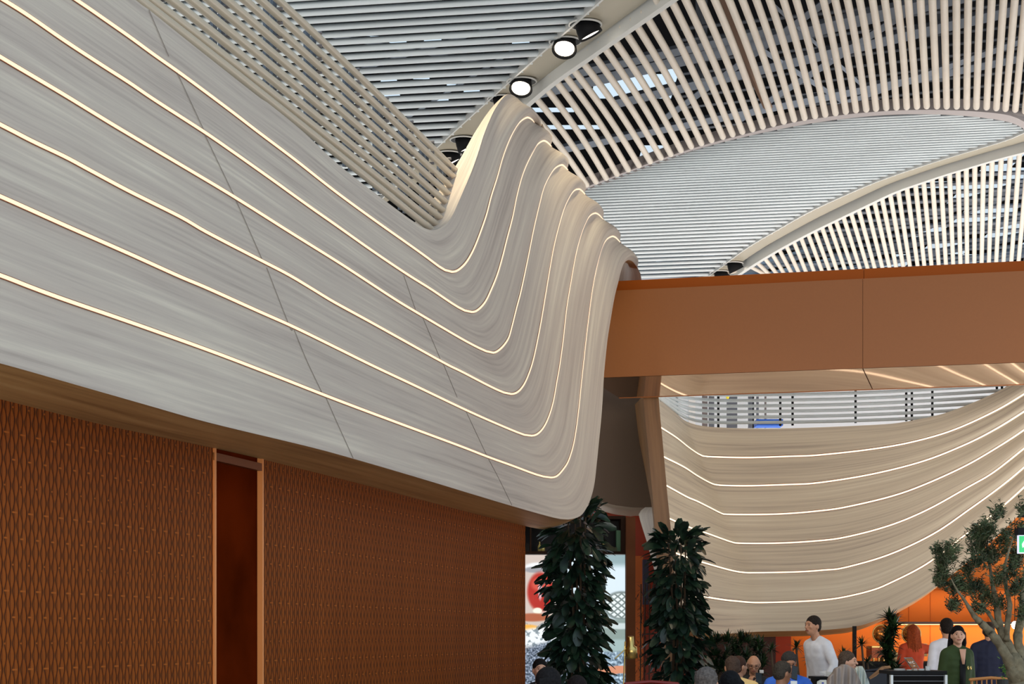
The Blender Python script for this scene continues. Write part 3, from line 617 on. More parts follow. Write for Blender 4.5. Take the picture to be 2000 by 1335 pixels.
# bright wall and upper storey clutter behind the balustrade
mb = MB(); mb.box((2, 46, CZ+3.5), (16, 46.2, CZ+9)); tag(mb.build('wall_upper', M_wallwhite), kind='structure')
cl = [(1345,1358,'white'),(1372,1382,'dark'),(1385,1395,'grey'),(1420,1440,'grey'),(1462,1472,'grey'),(1478,1482,'grey'),(1494,1497,'dark'),(1470,1473,'grey')]
sc = thing('ladder_frame', P(1430, 800, 44), 'grey upright poles and scaffolding frame seen through the far balustrade', 'frame')
for x0, x1, c_ in cl:
    a = P(x0, 835, 44); b = P(x1, 740, 44); mb = MB(); mb.box((a[0], 44, a[2]), (b[0], 44.1, b[2])); mb.build('upright', {'white': M_white, 'grey': M_steeld, 'dark': M_darkrail}[c_], sc)
mb = MB(); a = P(1478, 818, 43); mb.box((a[0], 43, a[2]-.15), (a[0]+.62, 43.5, a[2])); tag(mb.build('storage_crate', mat('blue_plastic', hx(30, 90, 190), .5)), 'blue crate seen low behind the far balustrade', 'crate')
mb = MB(); a = P(1421, 772, 42); mb.tube([a, a-[0, 0, .12]], [.05, .01], 8); tag(mb.build('warning_marker', mat('yellow_plastic', hx(235, 220, 40), .5)), 'small yellow marker hanging behind the far balustrade', 'marker')

# ---- pier under the beam (cut edge of the next fascia)
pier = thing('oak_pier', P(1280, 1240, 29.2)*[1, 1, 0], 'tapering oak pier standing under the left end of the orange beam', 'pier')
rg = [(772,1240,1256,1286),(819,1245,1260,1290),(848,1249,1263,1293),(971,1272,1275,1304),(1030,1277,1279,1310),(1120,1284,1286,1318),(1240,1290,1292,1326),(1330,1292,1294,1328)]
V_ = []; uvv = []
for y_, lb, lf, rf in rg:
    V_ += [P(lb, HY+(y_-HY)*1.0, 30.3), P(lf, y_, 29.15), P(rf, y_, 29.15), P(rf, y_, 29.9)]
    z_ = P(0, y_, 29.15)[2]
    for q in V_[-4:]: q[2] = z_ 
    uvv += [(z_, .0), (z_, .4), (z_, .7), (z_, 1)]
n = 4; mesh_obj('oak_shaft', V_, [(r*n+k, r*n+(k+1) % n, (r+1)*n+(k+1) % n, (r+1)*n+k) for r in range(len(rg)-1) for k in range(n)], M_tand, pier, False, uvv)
# flared pale shell beside the pier
sh = [(988,1274,1252,1256),(992,1262,1262,1270)]
V_ = []; uvv = []; ys = [(990,1260,1290),(996,1252,1290),(1004,1247.5,1290),(1015,1250,1290),(1030,1254.5,1292),(1060,1264,1294),(1090,1272,1296),(1120,1280,1298),(1150,1287,1300)]
for y_, xl, xr in ys:
    for k in range(7):
        t = k/6; V_.append(P(xl*(1-t)+xr*t, y_, 30.5-.5*math.sin(t*PI/2))); uvv.append((y_*.01, t*.5))
mesh_obj('flared_shell', V_, [(r*7+k, r*7+k+1, (r+1)*7+k+1, (r+1)*7+k) for r in range(len(ys)-1) for k in range(6)], M_fascia, pier, True, uvv)
# taupe curved panel behind
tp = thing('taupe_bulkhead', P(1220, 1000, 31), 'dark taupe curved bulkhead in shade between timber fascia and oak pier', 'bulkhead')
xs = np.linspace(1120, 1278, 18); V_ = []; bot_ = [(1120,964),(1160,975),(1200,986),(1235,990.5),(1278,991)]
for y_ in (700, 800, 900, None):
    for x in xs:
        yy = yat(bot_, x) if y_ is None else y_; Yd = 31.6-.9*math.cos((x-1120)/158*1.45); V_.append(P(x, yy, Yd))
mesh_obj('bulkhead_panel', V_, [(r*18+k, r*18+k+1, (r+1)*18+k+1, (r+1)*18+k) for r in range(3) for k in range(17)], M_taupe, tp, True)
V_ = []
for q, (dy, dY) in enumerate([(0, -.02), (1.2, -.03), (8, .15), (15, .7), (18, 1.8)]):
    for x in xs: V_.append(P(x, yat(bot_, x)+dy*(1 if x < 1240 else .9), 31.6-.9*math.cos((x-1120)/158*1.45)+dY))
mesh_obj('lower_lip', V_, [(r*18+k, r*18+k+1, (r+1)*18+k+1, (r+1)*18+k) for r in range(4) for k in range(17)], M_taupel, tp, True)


# ================================================================== MEDIA WALL
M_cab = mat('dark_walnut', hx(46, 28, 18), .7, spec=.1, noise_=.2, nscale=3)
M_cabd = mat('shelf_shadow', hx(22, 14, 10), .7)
YM = 27.0
def pt(px, py, Y=YM): return P(px, py, Y)
def pbox(mb, x0, y0, x1, y1, Y0, Y1):
    "box whose front face covers the given picture rectangle at depth Y0"
    a, b = P(x0, y1, Y0), P(x1, y0, Y0); mb.box((a[0], Y0, max(a[2], 0)), (b[0], Y1, b[2]))
cab = thing('wall_cabinet', pt(1120, 1240)*[1, 1, 0], 'dark walnut shelf cabinet above the video screen, behind the timber fascia corner', 'cabinet')
mb = MB(); pbox(mb, 985, 1007, 1222, 1013, YM, YM+.5); mb.build('top_board', M_cab, cab)
mb = MB(); pbox(mb, 985, 1076, 1222, 1083, YM, YM+.5); mb.build('shelf_board', M_cab, cab)
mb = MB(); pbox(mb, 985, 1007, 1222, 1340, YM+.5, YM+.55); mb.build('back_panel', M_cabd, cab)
for x in (985, 1035, 1213): mb = MB(); pbox(mb, x, 1007, x+(3 if x == 1035 else 9), 1083, YM-.01, YM+.5); mb.build('divider', M_cab, cab)
mb = MB(); pbox(mb, 1223, 1009, 1241, 1500, YM-.2, YM+.55); mb.build('side_post', mat('warm_walnut', hx(96, 54, 30), .7, spec=.1, noise_=.15, nscale=2), cab)
# screen picture
def screen():
    nx, ny = 198, 250; x0, x1, y0, y1 = 1024, 1221, 1083, 1345
    xs = np.linspace(x0, x1, nx+1); ys = np.linspace(y0, y1, ny+1); X, Yv = np.meshgrid(xs, ys)
    def nz(sc, seed, det=2):
        o = np.zeros_like(X)
        for j in range(X.shape[0]):
            for i in range(X.shape[1]): o[j, i] = noise.fractal(Vector((X[j, i]*sc, Yv[j, i]*sc, seed)), 1, 2, det)
        return o
    def sm(a, b, v): t = np.clip((v-a)/(b-a), 0, 1); return t*t*(3-2*t)
    col = np.ones(X.shape+(3,))*np.array([.86, .93, .97])
    def lay(mask, c): 
        nonlocal col; col = col*(1-mask[..., None])+np.array(c)*mask[..., None]
    def ell(cx, cy, rx, ry, s_=.15): d = ((X-cx)/rx)**2+((Yv-cy)/ry)**2; return 1-sm(1-s_, 1+s_, d)
    lay(1-sm(1075, 1110, X), (.84, .78, .74)); lay(ell(1050, 1108, 26, 10, .5), (.98, .99, 1)); lay(ell(1044, 1112, 20, 6, .5), (.62, .62, .64))
    lay(ell(1056, 1155, 26, 38, .3), (.72, .16, .12)); lay(ell(1056, 1140, 18, 14, .6), (.86, .34, .28)); lay(ell(1055, 1152, 4, 18, .8), (.95, .8, .85)); lay(ell(1050, 1192, 9, 6, .5), (1, 1, .92))
    lay(ell(1040, 1205, 34, 8, .5), (.7, .38, .25)); lay(ell(1030, 1226, 22, 7, .6), (1, .72, .3)); lay(ell(1060, 1245, 60, 20, .4)*(X < 1110), (.97, .99, 1)); 
    n1 = nz(.11, 3, 3); lay(sm(.1, .35, n1)*(Yv > 1215)*(Yv < 1262)*(X < 1110)*.7, (.35, .42, .46))
    n2 = nz(.28, 9, 3); lv = sm(1250, 1262, Yv+(X-1060)*.25); c2 = np.stack([.42+.5*n2, .47+.5*n2, .54+.52*n2], -1)
    m_ = (lv*(X < 1150))[..., None]; col = col*(1-m_)+np.clip(c2, .04, 1)*m_
    # right hand vessel with open lattice
    lay(sm(1150, 1170, X)*(1-sm(1096, 1112, Yv)), (.55, .66, .68)); 
    lay(ell(1214, 1182, 36, 28, .2), (.42, .48, .48)); fa = ((X-1214)*.8+(Yv-1182))*.085; fb_ = ((X-1214)*.8-(Yv-1182))*.085; la = np.maximum(np.abs(fa % 1-.5), np.abs(fb_ % 1-.5)); lay(ell(1214, 1182, 32, 24, .2)*(1-sm(.30, .40, la)), (.93, .97, .97))
    lay(ell(1212, 1232, 40, 24, .3), (.52, .6, .58)); lay(ell(1212, 1222, 34, 6, .6), (.8, .86, .86)); lay(ell(1208, 1262, 46, 14, .5), (.62, .72, .72))
    n3 = nz(.2, 21, 3); m_ = ((X > 1150)*sm(1268, 1276, Yv))[..., None]; c3 = np.stack([.5+.5*n3, .6+.5*n3, .68+.5*n3], -1); col = col*(1-m_)+np.clip(c3, .05, 1)*m_
    band = (X > 1150)*(Yv > 1301-(X-1180)*.05)*(Yv < 1316-(X-1180)*.05); lay(band*1., (.86, .56, .42))
    col = np.clip(col, 0, 1)**2.2
    me = bpy.data.meshes.new('display_face'); 
    Vv = [tuple(P(x, y, YM-.03)) for y in ys for x in xs]; W = nx+1
    me.from_pydata(Vv, [], [(j*W+i, (j+1)*W+i, (j+1)*W+i+1, j*W+i+1) for j in range(ny) for i in range(nx)])
    ca = me.color_attributes.new('col', 'FLOAT_COLOR', 'POINT'); ca.data.foreach_set('color', np.concatenate([col, np.ones(X.shape+(1,))], -1).ravel())
    m, t, b = newmat('video_image'); at = t.nodes.new('ShaderNodeVertexColor'); at.layer_name = 'col'
    b.inputs['Base Color'].default_value = (0, 0, 0, 1); b.inputs['Roughness'].default_value = .3; t.links.new(at.outputs[0], b.inputs['Emission Color']); b.inputs['Emission Strength'].default_value = 1.0
    me.materials.append(m); return me
sc_ = thing('video_screen', pt(1120, 1240)*[1, 1, 0]-[0, .1, 0], 'large bright video screen showing a glass of red tea and dark tea leaves', 'screen')
o = bpy.data.objects.new('display_face', screen()); C.objects.link(o); o.parent = sc_; o.matrix_parent_inverse = Matrix.Translation(-sc_.location)
mb = MB(); pbox(mb, 1022, 1081.5, 1223, 1348, YM-.025, YM+.02); mb.build('bezel', M_blackg, sc_)
# shelf objects
def bottle(px, y1, h, r, m, label, name='bottle', cat='bottle', prof=None, capm=None):
    c = pt(px, y1, YM+.18); s_ = YM/F
    prof = prof or [(.6, 0), (1, .03), (1, .55), (.35, .72), (.3, .9), (.38, .92), (.38, 1)]
    mb = MB(); mb.lathe([(p*r*s_, q*h*s_) for p, q in prof], c, 16); o = mb.build(name, m, None, True); tag(o, label, cat)
    if capm: mb = MB(); mb.lathe([(r*.42*s_, h*.9*s_), (r*.42*s_, h*1.04*s_)], c, 12); mb.build('cap', capm, o)
M_gl = mat('amber_glass', hx(200, 180, 110), .1, .3); M_gl2 = mat('clear_bottle', hx(200, 205, 215), .08, .4)
bottle(1054, 1076, 18, 4, M_gl, 'small gold-capped bottle on the walnut shelf, left of the leafy column', capm=M_brass)
bottle(1061, 1076, 12, 3.5, M_gl, 'short pale bottle beside the gold-capped one on the walnut shelf')
bottle(1137, 1076, 26, 6, M_gl2, 'clear labelled bottle on the walnut shelf behind the leaves', capm=M_brass)
bottle(1180, 1068, 20, 6, M_brass, 'brass bell-shaped vase on the walnut shelf', 'brass_vase', 'vase', [(.9, 0), (1, .1), (.9, .4), (.5, .55), (.4, .7), (.12, .8), (.15, 1)])
for k, (x, wd_) in enumerate([(1204, 5), (1209, 4.6)]):
    mb = MB(); pbox(mb, x, 1035, x+wd_, 1077, YM+.1, YM+.3); tag(mb.build('book', mat('green_cloth', hx(70, 104, 74), .7)), 'green upright book on the walnut shelf, %s of the pair' % ('left' if k == 0 else 'right'), 'book')
mb = MB(); pbox(mb, 1175, 1068, 1205, 1076, YM+.08, YM+.32); tag(mb.build('book', mat('olive_cloth', hx(60, 64, 34), .7)), 'thick olive book lying flat under the brass vase', 'book')
# red wall and dark panel behind
mb = MB(); mb.box((P(1150,0,34)[0], 34, 0), (P(1345,0,34)[0], 34.2, P(0,985,34)[2])); tag(mb.build('wall_red', M_darkred), kind='structure')
mb = MB(); pbox(mb, 1240, 1085, 1256, 1400, 33.6, 33.8); tag(mb.build('wall_panel', mat('lit_orange_panel', hx(206, 100, 32), .5)), 'narrow orange wall panel behind the oak pier', 'panel')
mb = MB(); pbox(mb, 1256, 1092, 1267, 1180, 33.3, 33.5); tag(mb.build('wall_panel', mat('slate_blue_panel', hx(46, 44, 66), .5)), 'narrow slate blue panel on the dark red wall', 'panel')

# ================================================================== PLANTS
def leafmat(name, c0, c1, rough=.35):
    m, t, b = newmat(name); N = t.nodes.new; g = N('ShaderNodeTexCoord'); nz = N('ShaderNodeTexNoise'); nz.inputs['Scale'].default_value = 9; cr_ = N('ShaderNodeValToRGB')
    cr_.color_ramp.elements[0].position = .38; cr_.color_ramp.elements[0].color = (*c0, 1); cr_.color_ramp.elements[1].position = .68; cr_.color_ramp.elements[1].color = (*c1, 1)
    t.links.new(g.outputs['Object'], nz.inputs['Vector']); t.links.new(nz.outputs[0], cr_.inputs[0]); t.links.new(cr_.outputs[0], b.inputs['Base Color']); b.inputs['Roughness'].default_value = rough; return m
M_ficus = leafmat('ficus_leaf', hx(14, 30, 24), hx(34, 58, 40), .38)
M_drac = leafmat('dracaena_leaf', hx(14, 30, 16), hx(34, 62, 28), .4)
M_olive = leafmat('olive_leaf', hx(34, 50, 32), hx(104, 120, 82), .5)
M_stem = mat('brown_stem', hx(70, 52, 34), .8)
def leaf(mb, base, d, L, W, droop=.4, seg=4, prof=None, roll=0.):
    d = np.array(d, float); d /= np.linalg.norm(d); s = np.cross(d, [0, 0, 1.]); s /= np.linalg.norm(s)+1e-6; up = np.cross(s, d)
    s = s*math.cos(roll)+up*math.sin(roll); V_ = []; p = np.array(base, float); dd = d.copy()
    prof = prof or (.15, .62, .98, .98, .42)
    for k in range(seg+1):
        wv = W/2*prof[k]; nrm = np.cross(s, dd); V_ += [p-s*wv+nrm*wv*.25, p, p+s*wv+nrm*wv*.25]
        dd = dd+np.array([0, 0, -droop/seg]); dd /= np.linalg.norm(dd); p = p+dd*L/seg
    mb.add(V_, [(k*3+j, k*3+j+1, (k+1)*3+j+1, (k+1)*3+j) for k in range(seg) for j in range(2)])
def pot(par, c, r, h):
    mb = MB(); mb.lathe([(r*.8, 0), (r, h), (r*.92, h), (r*.88, h*.9)], c, 20); mb.build('pot', M_pot, par)
def ficus(cx, topy, Y, n, label, seed, prof):
    rg_ = np.random.default_rng(seed); c = P(cx, 1240, Y)*[1, 1, 0]; t_ = thing('potted_ficus', c, label, 'plant')
    zt = P(0, topy, Y)[2]; mb = MB(); stems = []
    for k in range(4):
        a = k*1.7; q = c+[.07*math.cos(a), .07*math.sin(a), .4]; s_ = MB(); s_.tube([q, q+[.03, .02, (zt-.4)*.5], q+[.05*math.cos(a), .05*math.sin(a), zt-.55]], [.022, .018, .01], 6); s_.build('stem', M_stem, t_)
    for k in range(n):
        z = .55+(zt-.62)*rg_.random()**.9; py = HY-(z-CZ)*F/Y
        R_ = np.interp(py, [p[0] for p in prof], [p[1] for p in prof])*Y/F
        a = rg_.random()*2*PI; rr = R_*(.25+.5*rg_.random()**.6); ox = np.interp(py, [p[0] for p in prof], [p[2] for p in prof])*Y/F
        el = rg_.uniform(-.95, .25) if z < zt-.35 else rg_.uniform(-.2, 1.3)
        L = rg_.uniform(.18, .30); leaf(mb, c+[ox+rr*math.cos(a), rr*math.sin(a), z+.05], (math.cos(a)*math.cos(el), math.sin(a)*math.cos(el), math.sin(el)), L, L*rg_.uniform(.36, .48), rg_.uniform(.2, .9), roll=rg_.normal(0, .45))
    mb.build('foliage', M_ficus, t_, True); pot(t_, c, .3, .5)
ficus(1126, 985, 24, 850, 'tall leafy column plant in front of the video screen', 3, [(960,14,30),(1000,35,12),(1040,58,0),(1080,66,2),(1130,64,-6),(1200,58,0),(1300,60,2),(1400,60,0)])
ficus(1322, 1040, 25, 800, 'tall leafy column plant at the foot of the oak pier', 5, [(1025,34,0),(1050,44,0),(1100,50,2),(1200,50,2),(1300,56,4),(1400,60,0)])
def rosette(mb, c, L, n, rg_, W=.035, lo=-.5, hi=1.2):
    for k in range(n):
        a = rg_.random()*2*PI; el = lo+(hi-lo)*rg_.random()**.7; leaf(mb, c, (math.cos(a)*math.cos(el), math.sin(a)*math.cos(el), math.sin(el)), L*rg_.uniform(.7, 1.1), W, .5, 4, (.6, 1, .85, .5, .03))
def dracaena(px, y, Y, L, label, seed, grp=None, zpot=.0, n=46):
    rg_ = np.random.default_rng(seed); c = P(px, y, Y); b_ = c*[1, 1, 0]; t_ = thing('potted_dracaena', b_, label, 'plant', grp)
    mb = MB(); mb.tube([b_+[.03, 0, .35], b_+[.05, 0, (c[2]+.3)/2], c], [.022, .018, .016], 6); mb.build('stem', M_stem, t_); mb = MB(); rosette(mb, c, L, n, rg_, L*.14); mb.build('foliage', M_drac, t_, True); pot(t_, b_, .2, .4)
dracaena(1506, 1268, 27, .17, 'small dracaena crown against the dark side of the red wall', 11)
dracaena(1555, 1264, 27.6, .18, 'small dracaena standing against the orange glow left of the waiter', 12)
dracaena(1581, 1286, 26, .15, 'low dracaena crown just below the waiter\'s elbow', 13)
dracaena(1647, 1280, 29, .20, 'dracaena with stiff leaves behind the grey-haired woman', 14)
dracaena(1683, 1258, 27, .17, 'slender dracaena on a thin stem beside the black post', 15)
dracaena(1694, 1292, 28, .17, 'low dracaena right of the slender one', 16)
t_ = thing('potted_dracaena', P(1736, 1240, 25)*[1, 1, 0], 'tall bushy dracaena in front of the orange bar, reaching the fascia', 'plant'); mb = MB(); rg_ = np.random.default_rng(4)
for y in range(1208, 1330, 9): rosette(mb, P(1736+rg_.normal(0, 7)+(6 if y < 1225 else 0), y, 25+rg_.normal(0, .06)), .21, 34, rg_, .05, -.5, 1.3)
mb.build('foliage', M_drac, t_, True); mb = MB(); mb.tube([P(1736, 1500, 25), P(1738, 1210, 25)], .02, 6); mb.build('stem', M_stem, t_); pot(t_, P(1736, 1240, 25)*[1, 1, 0], .25, .45)
for k, (x0, x1, y, lab) in enumerate([(1385, 1425, 1256, 'dark green shrub right of the leafy column plant, under the fascia'), (1430, 1462, 1254, 'dark green shrub behind the man in the yellow shirt'), (1465, 1492, 1262, 'dark green shrub behind the bald man')]):
    Yb = 27.6+k*.9; c = P((x0+x1)/2, 1240, Yb)*[1, 1, 0]; t_ = thing('potted_shrub', c, lab, 'plant'); mb = MB(); rg_ = np.random.default_rng(30+k)
    for q in range(34): rosette(mb, P(rg_.uniform(x0, x1), y+rg_.uniform(-6, 64), Yb+rg_.uniform(-.2, .2)), .2, 16, rg_, .035, -.3, 1.4)
    mb.build('foliage', M_drac, t_, True); mb = MB(); mb.tube([c+[0, 0, .3], c+[0, 0, 1.1]], .03, 6); mb.build('stem', M_stem, t_); pot(t_, c, .28, .4)
t_ = thing('bamboo_plant', P(1258, 1240, 31)*[1, 1, 0], 'thin-leaved bamboo in the dark gap between screen and oak pier', 'plant'); mb = MB(); rg_ = np.random.default_rng(8)
for q in range(420):
    x = rg_.normal(1258, 11); y = rg_.uniform(1135, 1400); a = rg_.random()*2*PI; leaf(mb, P(x, y, 31+rg_.normal(0, .15)), (math.cos(a), math.sin(a)*.5, rg_.uniform(-.6, .3)), .11, .014, .5, 4)
mb.build('foliage', mat('dry_bamboo_leaf', hx(66, 40, 22), .6), t_)
for x in (1250, 1258, 1267): mb = MB(); mb.tube([P(x, 1460, 31), P(x+2, 1140, 31)], .012, 6); mb.build('cane', M_stem, t_)

# ---- olive tree
YT = 19.0
ot = thing('olive_tree', P(1990, 1240, YT)*[1, 1, 0], 'gnarled olive tree with silvery green leaves at the right edge', 'tree')
M_bark = mat('olive_bark', hx(122, 110, 86), .85, noise_=.3, nscale=14, bump=1.0)
bp_ = Y0 = YT
def br(pts, rs, name='branch', dY=0.):
    q = catmull([(x, y) for x, y in pts], 5); n_ = len(q); r = np.interp(np.linspace(0, 1, n_), np.linspace(0, 1, len(rs)), rs)*YT/F
    P3 = [P(x, y, YT+dY*i/n_+.03*math.sin(i*1.3)) for i, (x, y) in enumerate(q)]; mb = MB(); mb.tube(P3, [a*(1+.10*math.sin(i*2.1)) for i, a in enumerate(r)], 12); mb.build(name, M_bark, ot, True); return P3
br([(2004,1535),(1998,1440),(1992,1340),(1984,1300),(1978,1290)], [26, 24, 21, 17], 'trunk')
br([(1995,1350),(1978,1305),(1956,1264),(1936,1236),(1916,1216),(1902,1201),(1884,1172),(1868,1150),(1858,1130)], [13, 12, 9, 8.5, 7, 5, 3, 2, 1], dY=-.4)
br([(1996,1340),(1984,1296),(1968,1256),(1952,1222),(1947,1185),(1940,1150),(1934,1110),(1928,1075),(1930,1045)], [13, 12, 9, 8, 6, 4.5, 3, 2, 1], dY=.2)
br([(2000,1330),(1992,1280),(1988,1240),(1996,1200),(1998,1160),(2004,1110)], [12, 10, 9, 8, 6, 4], dY=.5)
br([(1966,1250),(1968,1215),(1972,1180),(1964,1140),(1962,1110),(1972,1070),(1980,1045)], [6, 5.5, 5, 4, 3, 2, 1], dY=-.3)
br([(1948,1225),(1925,1190),(1905,1175),(1890,1150)], [4, 3, 2, 1.2], dY=.4)
rg_ = np.random.default_rng(21); clus = [(1840,1108,16,34,300),(1832,1082,10,16,90),(1858,1085,14,22,160),(1868,1148,26,26,360),(1838,1138,18,14,160),(1862,1186,16,14,150),(1850,1075,6,20,50),(1900,1150,24,22,230),(1890,1120,10,24,110),
    (1910,1070,22,26,330),(1926,1038,26,22,330),(1945,1010,12,14,60),(1955,1000,6,14,40),(1903,1045,10,14,80),(1935,1090,24,22,280),(1908,1100,18,16,160),(1962,1060,22,30,230),(1984,1095,22,30,260),(1990,1040,16,30,160),(1996,1000,8,16,60),
    (1950,1130,22,18,160),(1925,1170,24,20,170),(1985,1150,20,24,200),(1955,1185,20,20,140),(1998,1200,14,30,120),(1910,1195,18,12,90),(1975,1120,20,24,120)]
for k, (cx, cy, rx, ry, n_) in enumerate(clus):
    mb = MB(); tw = MB(); dpt = rg_.uniform(-.25, .25)
    for q in range(max(14, n_//4)):
        a = rg_.normal(0, .5, 3); b0 = P(cx+rx*a[0]*.7, cy+ry*a[1]*.7+4, YT+dpt+a[2]*rx*YT/F); dr = np.array([rg_.normal(0, .5), rg_.normal(0, .5), 1.]); dr /= np.linalg.norm(dr); L = rg_.uniform(.07, .15)
        tw.tube([b0, b0+dr*L], .0018, 3, False)
        for j in range(13):
            t = (j+.5)/13; a2 = rg_.random()*2*PI; u_ = np.array([math.cos(a2), math.sin(a2), rg_.uniform(.1, .9)])
            leaf(mb, b0+dr*L*t, u_, rg_.uniform(.038, .058), .013, .1, 2, (.4, 1, .05), roll=rg_.normal(0, .6))
    f_ = mb.build('leaf_cluster', M_olive, ot); tw.build('twigs', M_bark, f_)

# ================================================================== BAR BEHIND
YB = 36.0
bar = MB(); a = P(1485, 1260, YB); b = P(2500, 1100, YB); bar.box((a[0], YB, 0), (b[0], YB+.2, P(0, 1010, YB)[2])); tag(bar.build('wall_bar', M_barwall), kind='structure')
mb = MB(); mb.box((P(1330,0,34.5)[0], 34.5, 0), (P(1515,0,34.5)[0], 34.7, P(0,1225,34.5)[2])); tag(mb.build('wall_side', mat('dark_brown_wall', hx(74, 30, 14), .6)), kind='structure')
mb = MB(); mb.box((P(1515,0,35)[0], 35, 0), (P(1545,0,35)[0], 35.2, P(0,1215,35)[2])); tag(mb.build('wall_return', mat('red_orange_wall', hx(196, 62, 16), .6)), kind='structure')
mb = MB(); mb.box((P(1490,0,29)[0], 33.0, CZ+1.2), (P(2120,0,36)[0], 36.2, CZ+1.3)); 
cs = thing('cove_shelf', P(1800, 1216, 35), 'dark cove ledge with a glowing strip running along the orange bar wall', 'shelf')
mb = MB(); pbox(mb, 1742, 1213.5, 2500, 1218, 35.3, 36); mb.build('ledge', mat('bronze_ledge', hx(70, 36, 16), .4), cs)
M_cove = mat('amber_cove', (1, .7, .35), emit=2.5, ecol=(1, .62, .24))
mb = MB(); pbox(mb, 1742, 1218.2, 2500, 1219.4, 35.7, 35.95); mb.build('light_strip', M_cove, cs)
def arealight(par, px0, px1, py, Y, en, size_y=.25, rot=0.):
    l = bpy.data.lights.new('cove_light', 'AREA'); l.shape = 'RECTANGLE'; a, b = P(px0, py, Y), P(px1, py, Y); l.size = b[0]-a[0]; l.size_y = size_y; l.energy = en; l.color = (1, .66, .3)
    o = bpy.data.objects.new('cove_light', l); C.objects.link(o); o.parent = par; o.location = tuple((a+b)/2-np.array(par.location)); o.rotation_euler = (rot, 0, 0)
arealight(cs, 1742, 2120, 1220, 35.75, 6.5, .12)
cs2 = thing('cove_shelf', P(1720, 1210, 35), 'upper cove following the fascia underside above the orange bar wall', 'shelf')
mb = MB(); pbox(mb, 1560, 1202, 1742, 1204, 35.3, 36); mb.build('ledge', M_orange2, cs2); arealight(cs2, 1548, 1742, 1206, 35.7, 5, .12, .1)
mb = MB(); pbox(mb, 1742, 1148, 1990, 1150, 35.3, 36); mb.build('ledge', M_orange2, cs2); arealight(cs2, 1742, 1990, 1152, 35.7, 6, .12, .1)
for x in (1775, 1817, 1930): mb = MB(); pbox(mb, x, 1150, x+.35, 1300, YB-.012, YB); mb.build('wall_joint', mat('wall_joint', hx(170, 78, 26), .7), cs2)
# counter with machines
ct = thing('bar_counter', P(1800, 1300, 32)*[1, 1, 0], 'long dark bar counter under the glowing orange wall', 'counter')
mb = MB(); pbox(mb, 1684, 1292, 2100, 1296, 31.4, 32.8); mb.build('counter_top', M_black, ct); mb = MB(); pbox(mb, 1686, 1296, 2100, 1500, 31.6, 32.7); mb.build('counter_front', M_black, ct)
mb = MB(); pbox(mb, 1905, 1271, 2100, 1275, 34.6, 35.3); tag(mb.build('back_shelf', M_darkred), 'dark red back-bar shelf behind the navy-suited person', 'shelf')
def gong(px, py, r, Y, label):
    c = P(px, py, Y); t_ = thing('copper_globe', c, label, 'globe'); R_ = r*Y/F
    Mx = Matrix.Rotation(PI/2, 3, 'X'); prof = [(R_*math.cos(t), R_*.55*math.sin(t)) for t in np.linspace(-1.45, 1.45, 16)]
    mb = MB(); mb.lathe(prof, c, 32, Mx); mb.build('dome', mat('antique_copper', hx(176, 104, 44), .22, .9), t_, True)
    mb = MB(); mb.tube([c+np.array([R_*1.02*math.cos(a), 0, R_*1.02*math.sin(a)]) for a in np.linspace(0, 2*PI, 33)], .012, 6, False); mb.build('rim', M_brass, t_, True)
    mb = MB(); z0 = 1.097; mb.tube([c-[0, 0, R_], np.array([c[0], c[1], z0])], .03, 8); mb.build('stand', M_brass, t_)
gong(1722, 1237, 17, 32.2, 'large copper globe on the bar, left one half hidden by the bushy dracaena')
gong(1780, 1237, 18, 32.2, 'large copper globe on the bar behind the person in the red dress')
mc = thing('espresso_machine', P(1715, 1292, 31.9), 'copper espresso machine on the bar left of the bushy dracaena', 'machine')
mb = MB(); pbox(mb, 1703, 1264, 1730, 1284, 31.6, 32.1); mb.build('body', mat('dark_copper', hx(110, 48, 20), .25, .7), mc)
mb = MB(); pbox(mb, 1703, 1261, 1730, 1264, 31.6, 32.1); mb.build('top_rail', M_brass, mc)
for x in (1706, 1716, 1726): mb = MB(); pbox(mb, x, 1284, x+1.5, 1291, 31.7, 31.8); mb.build('foot', M_brass, mc)
mb = MB(); mb.tube([P(1695, 1263, 31.6), P(1700, 1267, 31.6)], .012, 6); mb.build('handle', M_brass, mc)
mb = MB(); pbox(mb, 1803, 1256, 1811, 1281, 32.0, 32.3); tag(mb.build('paper_bag', mat('kraft_paper', hx(214, 170, 112), .7)), 'tall kraft paper bag on the bar right of the red dress', 'bag')
mb = MB(); pbox(mb, 1747, 1274, 1756, 1292, 32.0, 32.2); tag(mb.build('paper_bag', mat('cream_paper', hx(236, 196, 130), .7)), 'short cream paper bag on the bar behind the bushy dracaena', 'bag')
# pendant bulb behind the tree
pl = thing('glass_pendant', P(1982, 1218, 30), 'glowing glass pendant seen between the olive branches', 'lamp'); mb = MB(); mb.ell(P(1982, 1220, 30), (.055, .055, .065)); mb.build('bulb', M_lamp, pl, True)
mb = MB(); mb.tube([P(1982, 1212, 30), P(1982, 1010, 30)], .006, 5); mb.build('cord', M_black, pl)
# posts
mb = MB(); pbox(mb, 1668, 1222, 1673, 1500, 30, 30.15); tag(mb.build('black_post', M_black), 'slim black post rising to the far fascia left of the bar', 'post')

